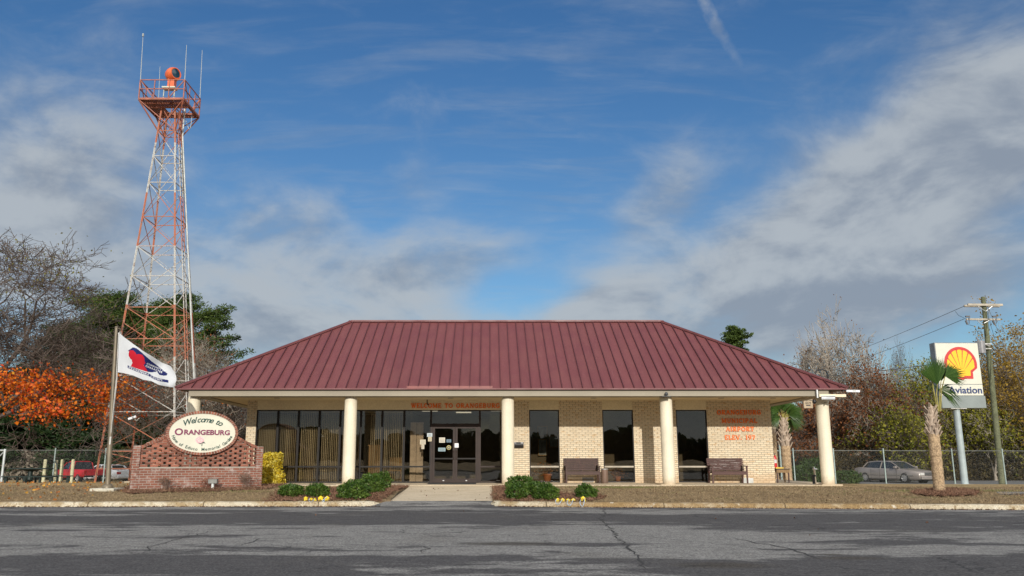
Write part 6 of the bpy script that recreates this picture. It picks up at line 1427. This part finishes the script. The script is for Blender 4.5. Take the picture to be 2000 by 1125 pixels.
# ------------------------------------------------------------------ palms
M_PTR = mat('palm_trunk', (.42, .30, .18), .95, .2, 8, c2=(.20, .135, .08), bump=.8, bscale=14, fine=.5); M_BOOT = mat('palm_boot', (.47, .38, .29), .8, .2, 10, c2=(.27, .19, .14), fine=.3)
M_FR = leafmat('palm_frond', [(.03, .07, .015), (.06, .12, .025), (.10, .17, .04)], .4, .2); M_PET = mat('petiole', (.30, .26, .06), .5, .2, 4)
def fan(mb, hub, dirv, nrm, L, spread, n, fold=.035, droop=.0, seed=1):
    r = random.Random(seed); d_ = Vector(dirv).normalized(); nr = Vector(nrm).normalized(); sd = d_.cross(nr).normalized(); nr = sd.cross(d_).normalized(); hub = Vector(hub)
    for i in range(n):
        a = R(spread*(i/(n-1)-.5)); v = d_*math.cos(a)+sd*math.sin(a); w_ = v.cross(nr)*.022*L*(spread/100.); l = L*(1-.18*abs(i/(n-1)-.5)*2)*r.uniform(.92, 1.05); e = Vector((0, 0, -1))*droop*l*abs(r.gauss(1, .2))
        up_ = nr*fold*L*(1 if i % 2 else -1)*.35
        p0 = hub; p1 = hub+v*l*.55+e*.18+up_*.4; p2 = hub+v*l+e; k = p1+w_*1.15; q = p1-w_*1.15
        mb.add([p0, k, p2, q, p1+nr*.012*L*2], [(0, 1, 4), (1, 2, 4), (2, 3, 4), (3, 0, 4)])
def palm(name, label, base, rad, h_tr, h_boot, fans, pets, seed, boots=34):
    t = thing(name, label, 'palm tree', tuple(base), world=False); mb = MB(); r = random.Random(seed); n = 26
    prof = [(rad*(1.12 if i == 0 else 1+.035*math.sin(i*1.9)+.02*r.uniform(-1, 1)), -.1+(h_tr+.1)*i/n) for i in range(n+1)]; mb.lathe((0, 0, 0), prof, 18); mb.build('trunk', M_PTR, t)
    mb = MB(); mb.lathe((0, 0, h_tr-.05), [(rad*.85, 0), (rad*.95, h_boot*.15), (rad*.8, h_boot*.5), (rad*.45, h_boot)], 14)
    for i in range(boots):
        f = i/boots; a = i*2.399; z = h_tr-.08+h_boot*f*.95; rr = rad*(1.02-.5*f); d_ = Vector((math.cos(a), math.sin(a), 0)); tn = Vector((-math.sin(a), math.cos(a), 0))*(1 if i % 2 else -1)
        p0 = d_*rr*.9+Vector((0, 0, z)); p1 = p0+d_*rad*.55+Vector((0, 0, rad*1.15))+tn*rad*.35; mb.beam(p0, p1, rad*.42, rad*.16, up=d_)
    mb.build('leaf_boots', M_BOOT, t)
    mb = MB(); [mb.tube([Vector(a), Vector(b), Vector(c)], [.022, .017, .012], 6) for a, b, c in pets]; mb.build('petiole', M_PET, t)
    mb = MB(); [fan(mb, *f, seed=seed+i) for i, f in enumerate(fans)]; mb.build('fronds', M_FR, t); return t
pb = hit(1835.5, 961); s = pb.y*CP/FPX
def L_(px, py, dy=0): q = W(px, py, pb.y+dy); return Vector((q.x-pb.x, dy, q.z-pb.z))
tz_ = L_(1834, 848).z; bz_ = L_(1833, 790).z-tz_; top = L_(1831, 784)
palm('palmetto_tree', 'young palmetto palm with a criss cross trunk top in a mulch ring near the kerb', pb, 10.4*s, tz_, bz_,
     [(L_(1831, 752), (-.18, 0, 1), (0, -1, .1), .92, 84, 34, .05, 0), (L_(1838, 745, .05), (.22, .1, 1), (.3, -1, 0), .80, 70, 28, .06, 0), (L_(1846, 735, -.1), (.9, -.1, .28), (0, -1, .2), .66, 105, 28, .04, .12),
      (L_(1836, 760, .1), (.8, .2, -.1), (0, -1, .3), .8, 80, 22, .03, .35), (L_(1826, 758, .1), (-.5, .3, .3), (.2, -1, 0), .35, 80, 9, .03, .2), (L_(1834, 765, .15), (.5, .6, .2), (0, -1, .3), .7, 110, 22, .03, .3)],
     [(top+Vector((0, 0, -.3)), L_(1829, 770), L_(1831, 750)), (top+Vector((.03, 0, -.3)), L_(1835, 770), L_(1838, 745)), (top+Vector((.04, -.03, -.3)), L_(1839, 760), L_(1846, 735, -.1)), (top+Vector((0, .05, -.3)), L_(1824, 765), L_(1821, 745, .1))], 11)
p2 = Vector((W(1538, 930, 43).x, 43, gz(15, 43))); s2 = 43/1634
def palm_fans(z, n, seed, L=.95, up_=(.0, 1.)):
    r = random.Random(seed); F_ = []; Pt = []
    for i in range(n):
        a = R(-125+250*i/(n-1)); d_ = Vector((math.sin(a), r.gauss(0, .45), math.cos(a)+.1)).normalized(); hub = Vector((0, 0, z))+d_*r.uniform(.2, .45); F_.append((hub, d_, Vector((r.gauss(0, .5), -1., r.gauss(0, .4))), L*r.uniform(.8, 1.1), 110, 22, .04, .18)); Pt.append((Vector((0, 0, z-.35)), Vector((0, 0, z-.05))+d_*.3, hub))
    return F_, Pt
F_, Pt = palm_fans(3.45, 26, 3, .8, (-.3, 1.5))
palm('palmetto_tree', 'small palmetto palm behind the terminal right of the brick corner', p2, 9*s2, 1.95, 1.5, F_, Pt, 5, 26)
p3 = Vector((W(1515, 930, 46).x, 46., gz(16, 46))); F_, Pt = palm_fans(4.6, 16, 8, .7, (-.2, 1.2))
palm('palmetto_tree', 'palmetto trunk partly hidden behind the right brick corner', p3, .17, 2.8, 1.9, F_, Pt, 9, 30)

# ------------------------------------------------------------------ trees
M_BARK = mat('grey_bark', (.11, .085, .07), .95, .25, 2, bump=.5, bscale=8, fine=.3); M_PBARK = mat('pine_bark', (.15, .10, .07), .95, .25, 2, bump=.5, bscale=6, fine=.3); M_PALEB = mat('pale_bark', (.30, .26, .21), .9, .25, 1.2)
def tree(name, label, px, Y, top, seed, m_leaf, nleaf, lsize, halfw, depth=5, bark=None, zr=None, minr=.010, up=.16, xmax=None, group=None, lift=.28, spread=.55, extra=None, sig=.35):
    """A limbed tree; top = photo row of its top, halfw = crown half width in metres."""
    x = W(px, 900, Y).x; z = gz(x, Y); H = W(px, top, Y).z-z; rr = random.Random(seed); mb = MB(); tips = []
    r0 = .028*H*.6
    mb2 = MB(); mb2.tube([(0, 0, -.3), (.02, 0, H*.1), (0, .03, H*lift*.7)], [r0*1.5, r0*1.1, r0], 10, cap=False)
    for i in range(5): limbs(mb, (0, 0, H*lift*(.55+.1*i)), (rr.gauss(0, .75), rr.gauss(0, .75), .9), H*.26, r0*.6, depth, tips, rr, spread, up, (2, 3), .74, .14, minr)
    v = np.array(mb.v); zmin = H*lift*.5; zmax = np.percentile(v[:, 2], 98.5); hw = np.percentile(np.abs(v[:, 0]), 99)
    kz = (H-zmin)/(zmax-zmin); kx = halfw/hw
    sc_ = lambda p: (p[0]*kx, p[1]*kx, zmin+(p[2]-zmin)*kz if p[2] > zmin else p[2])
    mb.v = [sc_(p) for p in mb.v]
    t = thing(name, label, 'tree', (x, Y, z), group, world=False)
    k = len(mb2.v); mb2.f += [tuple(i+k for i in f) for f in mb.f]; mb2.v += mb.v; mb2.mi += mb.mi
    mb2.build('trunk', bark or M_BARK, t)
    tp = np.array([sc_(a) for a, b, c in tips if c <= 1]); g = np.random.default_rng(seed)
    def leaves(nm, m, n, size, zr, s_=sig):
        q = tp if zr is None else tp[(tp[:, 2] > zr[0]*H) & (tp[:, 2] < zr[1]*H)]
        if xmax is not None and nm == 'crown': q = q[q[:, 0] < xmax]
        if len(q) < 3 or n == 0: return
        clump = g.random(len(q))**1.5; clump /= clump.sum(); idx = g.choice(len(q), n, p=clump)
        cards(nm, q[idx]+g.normal(size=(n, 3))*s_*np.array([1, 1, .75]), size, m, t, aspect=.7)
    if m_leaf: leaves('crown', m_leaf, nleaf, lsize, zr)
    if extra: leaves('upper_leaves', *extra)
    return t
def pine(name, label, px, Y, top, seed, halfw, low=.35, n=64, nc=300, group=None, needle=None, size=.27):
    x = W(px, 900, Y).x; z = gz(x, Y); H = W(px, top, Y).z-z; rr = random.Random(seed); g = np.random.default_rng(seed); t = thing(name, label, 'tree', (x, Y, z), group, world=False)
    mb = MB(); sw = rr.uniform(-.4, .4); axis = lambda f: Vector((sw*math.sin(f*3), sw*.5*math.sin(f*4+1), H*f)); mb.tube([axis(i/10)+Vector((0, 0, -.3 if i == 0 else 0)) for i in range(11)], [.26*H/16*(1-.8*i/10)+.03 for i in range(11)], 9, cap=False); P_ = []; O_ = []
    for i in range(n):
        f = low+(1-low)*(i/n)**.9; a = i*2.399+rr.uniform(-.4, .4); L = halfw*(1.02-.75*((f-low)/(1-low))**1.7)*rr.uniform(.55, 1.1); p = axis(f); d_ = Vector((math.cos(a), math.sin(a), rr.uniform(-.1, .45))); pts = [p, p+d_*L*.5, p+d_*L+Vector((0, 0, L*.15))]; mb.tube(pts, [.06, .04, .015], 5, cap=False)
        for k in range(4):
            c = np.array(pts[1].lerp(pts[2], rr.random()*1.05)) if k < 3 else np.array(pts[0].lerp(pts[1], .75)); c += g.normal(size=3)*np.array([.35, .35, .2])*L*.28; m = int(nc*rr.uniform(.5, 1.2)); o = g.normal(size=(m, 3)); o /= np.linalg.norm(o, axis=1, keepdims=True); o[:, 2] = o[:, 2]*.6+.15; r_ = halfw*.2*rr.uniform(.7, 1.3)
            P_.append(c+o*r_*g.random((m, 1))**.4*np.array([1.25, 1.25, .75])); O_.append(o)
            if k < 3: mb.tube([pts[1].lerp(pts[2], .3), tuple(c)], [.02, .008], 3, cap=False)
    mb.build('trunk', M_PBARK, t); cards('crown', np.concatenate(P_), size, needle, t, out=np.concatenate(O_), jit=.55, aspect=.34); return t
M_ND = leafmat('pine_needle', [(.014, .03, .008), (.038, .068, .012), (.07, .11, .02), (.12, .165, .035)], .6, .2, .35)
M_ND2 = leafmat('dark_needle', [(.008, .022, .008), (.018, .04, .010), (.04, .075, .016)], .6, .2, .35)
M_OR = leafmat('autumn_orange', [(.60, .02, .015), (.66, .10, .012), (.80, .24, .015), (.42, .035, .015), (.78, .40, .03)], .55, .35, .6)
M_RU = leafmat('rust_leaf', [(.06, .024, .012), (.15, .055, .02), (.24, .09, .03), (.08, .04, .02)], .7, .3, .35)
M_YG = leafmat('olive_leaf', [(.06, .08, .010), (.15, .16, .015), (.27, .25, .022), (.09, .085, .012)], .6, .3, .4)
M_YO = leafmat('yellow_orange_leaf', [(.13, .10, .015), (.26, .165, .022), (.36, .23, .03), (.20, .10, .02)], .6, .3, .35)
M_BG = leafmat('bush_green', [(.025, .05, .01), (.05, .09, .018), (.09, .14, .03)], .6, .3, .8)
M_BB = leafmat('bush_brown', [(.03, .022, .01), (.065, .046, .017), (.11, .08, .025), (.045, .05, .015)], .7, .3, .5)
M_SP = leafmat('sparse_olive', [(.12, .12, .02), (.2, .19, .03), (.14, .07, .02)], .6, .3, .5)
GL_, GR_ = 'trees beyond the left fence', 'trees beyond the right fence'
tree('autumn_tree', 'large half bare tree with orange lower leaves at the left edge', -60, 43, 474, 21, M_OR, 7200, .17, 7.9, 6, zr=(.27, .45), group=GL_, lift=.36, spread=.6, extra=(M_SP, 1500, .12, (.72, 1.)), sig=.38, xmax=6.2)
tree('autumn_tree', 'smaller orange leaved tree behind the flagpole', 176, 82, 690, 33, M_OR, 900, .22, 4.4, 5, zr=(.38, .60), group=GL_, lift=.42, bark=M_BARK, sig=.4)
tree('bare_tree', 'thin reddish tree behind the lower tower bracing', 300, 62, 668, 35, M_RU, 1700, .19, 5.5, 6, group=GL_, bark=M_PALEB, extra=(M_OR, 220, .17, (.2, .7)))
tree('bare_tree', 'bare twiggy tree showing between left end column and tower', 425, 70, 700, 36, M_RU, 900, .18, 5.0, 6, group=GL_, bark=M_BARK)
tree('bare_tree', 'grey twiggy tree seen under the eave beside the left pier', 480, 84, 745, 37, M_BB, 500, .2, 5.0, 6, group=GL_, bark=M_PALEB)
pn = pine('pine_tree', 'broad dark pine behind the tower and flagpole, left of the lattice', 190, 88, 589, 51, 7.0, .3, group=GL_, needle=M_ND)
pine('pine_tree', 'tall pine crown seen through the middle of the tower lattice', 318, 86, 590, 52, 5.6, .3, group=GL_, needle=M_ND)
pine('pine_tree', 'open crowned pine showing right of the tower above the roof corner', 402, 80, 603, 53, 3.6, .35, 30, 110, group=GL_, needle=M_ND, size=.3)
pine('pine_tree', 'dark pine left of the broad pine behind orange leaves', 105, 94, 640, 54, 6.5, .2, group=GL_, needle=M_ND2)
pine('pine_tree', 'pine between the two tallest left pines', 250, 93, 608, 55, 6.0, .25, group=GL_, needle=M_ND)
for k, (px, Y, top, hw, lb) in enumerate(((35, 82, 730, 5.2, 'low dark pine over the picnic table'), (-40, 78, 740, 5, 'dark pine at the far left frame edge'), (150, 80, 780, 4.6, 'low dark pine over the red pickup'), (235, 82, 790, 4.2, 'low dark pine behind the flagpole base'), (90, 86, 770, 4.4, 'low dark pine between picnic table and pickup'), (330, 84, 800, 4.4, 'low dark pine behind the left half of the sign'))):
    pine('pine_tree', lb, px, Y, top, 60+k, hw, .1, 54, 200, GL_, M_ND2, .38)
pine('pine_tree', 'lone pine crown rising behind the right roof slope', 1452, 95, 643, 71, 2.9, .55, 34, 120, GR_, M_ND, .34)
tree('bare_tree', 'tall bare tree rising highest right of the roof corner', 1662, 74, 638, 81, M_RU, 900, .14, 4.9, 5, bark=M_PALEB, group=GR_, lift=.22, spread=.56, minr=.022, up=.05)
tree('bare_tree', 'bare branched tree left of the tallest bare tree', 1612, 78, 690, 82, M_RU, 900, .14, 3.0, 5, bark=M_PALEB, group=GR_, spread=.56, minr=.018, up=.05)
tree('bare_tree', 'fine bare crown just left of the fuel sign', 1765, 82, 690, 83, M_SP, 500, .14, 2.6, 5, bark=M_BARK, group=GR_)
for k, (px, Y, top, m, n, hw, lb) in enumerate(((1705, 70, 722, M_RU, 4600, 3.6, 'rust leaved tree beneath the tall bare tree'), (1590, 66, 795, M_RU, 5000, 3.6, 'rust brown tree seen between palm and end column'), (1655, 66, 775, M_RU, 5500, 3.8, 'dark rust tree right of the end column'),
      (1750, 66, 748, M_RU, 3600, 3.4, 'rusty tree left of the olive trees'), (1805, 68, 722, M_YG, 6000, 3.5, 'olive green tree left of the fuel sign'), (1745, 62, 805, M_YG, 5200, 2.9, 'low olive tree over the taupe car'),
      (1865, 66, 765, M_YG, 6200, 3.4, 'olive tree behind the fuel sign post'), (1905, 72, 722, M_YO, 5000, 3.4, 'yellowish tree between sign and utility pole'), (1985, 66, 650, M_YO, 7000, 4.4, 'tall yellow orange tree at the right frame edge'),
      (2050, 62, 690, M_YO, 5000, 4.0, 'yellow tree cut by the right frame edge'), (1940, 62, 800, M_YG, 5000, 3.2, 'low olive tree right of the utility pole'), (1530, 64, 800, M_RU, 3500, 3.0, 'rust tree peeping beside the right brick corner'))):
    tree('autumn_tree', lb, px, Y, top, 90+k, m, int(n*1.5), .17, hw, 5, bark=(M_BARK if k % 2 else M_PALEB), group=GR_, lift=.16, sig=.30)
def bush(label, px, Y, hw, h, m, seed, n=1500, size=.2, group='bushes along the fences'):
    x = W(px, 930, Y).x; shrub('wild_bush', label, 'bush', Vector((x, Y, gz(x, Y)-.1)), hw, hw*.8, h*.52, m, n, size, seed, group)
bush('bright green bush right of the small palm', 1572, 50, 1.0, 1.25, M_BG, 1, 2200, .12); bush('green bush beside the left foot of the end column', 1594, 50.5, .9, 1.7, M_BG, 2, 2200, .12); bush('green bush between end column and taupe car', 1652, 50, .95, .95, M_BG, 3, 2000, .12)
dsc = ['low scrub', 'dense scrub', 'leafy scrub']
for k, (px, h, m, lb) in enumerate(((1545, 3.2, M_BB, 'brown thicket left of the small palm trunk'), (1600, 2.8, M_BB, 'brown thicket behind the green bushes'), (1650, 3.0, M_BB, 'brown thicket left of the taupe car'), (1700, 3.2, M_BB, 'thicket directly over the taupe car roof'), (1750, 2.8, M_BG, 'green thicket over the taupe car hood'), (1800, 3.0, M_BB, 'thicket between taupe car and the front palm'), (1850, 2.8, M_YG, 'brown thicket behind the front palm'), (1900, 3.0, M_YG, 'brown thicket behind the sign post'), (1950, 3.0, M_BG, 'thicket behind the utility pole'), (2005, 3.2, M_BB, 'thicket at the right frame edge'))):
    bush(lb, px, 63.5, 1.9, h*.9, (M_BB if k != 4 else M_BG), 10+k, 3200, .17, 'thickets behind the right fence')
M_GT = leafmat('grey_tan_twig', [(.16, .13, .10), (.26, .22, .17), (.34, .30, .24)], .8, .2, .6)
for k, (px, h, m, lb) in enumerate(((-20, 3.5, M_ND2, 'dark thicket at the left frame edge'), (50, 2.6, M_GT, 'grey brown thicket behind the picnic table'), (130, 3.2, M_ND2, 'dark thicket behind the red pickup cab'), (200, 3.4, M_ND2, 'dark thicket over the white sedan'), (270, 3.4, M_BB, 'thicket behind the left end of the brick sign'), (350, 4., M_BB, 'thicket behind the oval sign'), (430, 4.5, M_BB, 'thicket behind the left end column'), (490, 4.5, M_ND2, 'dark thicket left of the brick pier'))):
    bush(lb, px, 79, 2.6, h, m, 30+k, 1800, .32, 'thickets beyond the left parking strip')
# far woods
def woods(name, x0, x1, y0, y1, hmin, hmax, n, size, m, seed):
    g = np.random.default_rng(seed); x = g.random(n)*(x1-x0)+x0; y = g.random(n)*(y1-y0)+y0
    top = hmin+(hmax-hmin)*(.5+.25*np.sin(x*.09+seed)+.17*np.sin(x*.31+1)+.12*np.sin(x*.9+2)); z = -2+(top+2)*g.random(n)**.75
    return gmesh(name, np.c_[x, y, z], size, m, aspect=.8)
woods('distant_wood', -140, -28, 104, 116, 5, 9, 26000, .8, M_ND2, 1); woods('distant_wood', 34, 150, 104, 116, 4, 8, 22000, .8, M_BB, 2)
woods('distant_wood', -260, 260, -330, -300, 8, 15, 60000, 2.2, M_ND2, 3)
for o in bpy.data.objects:
    if '_base' in o: del o['_base']
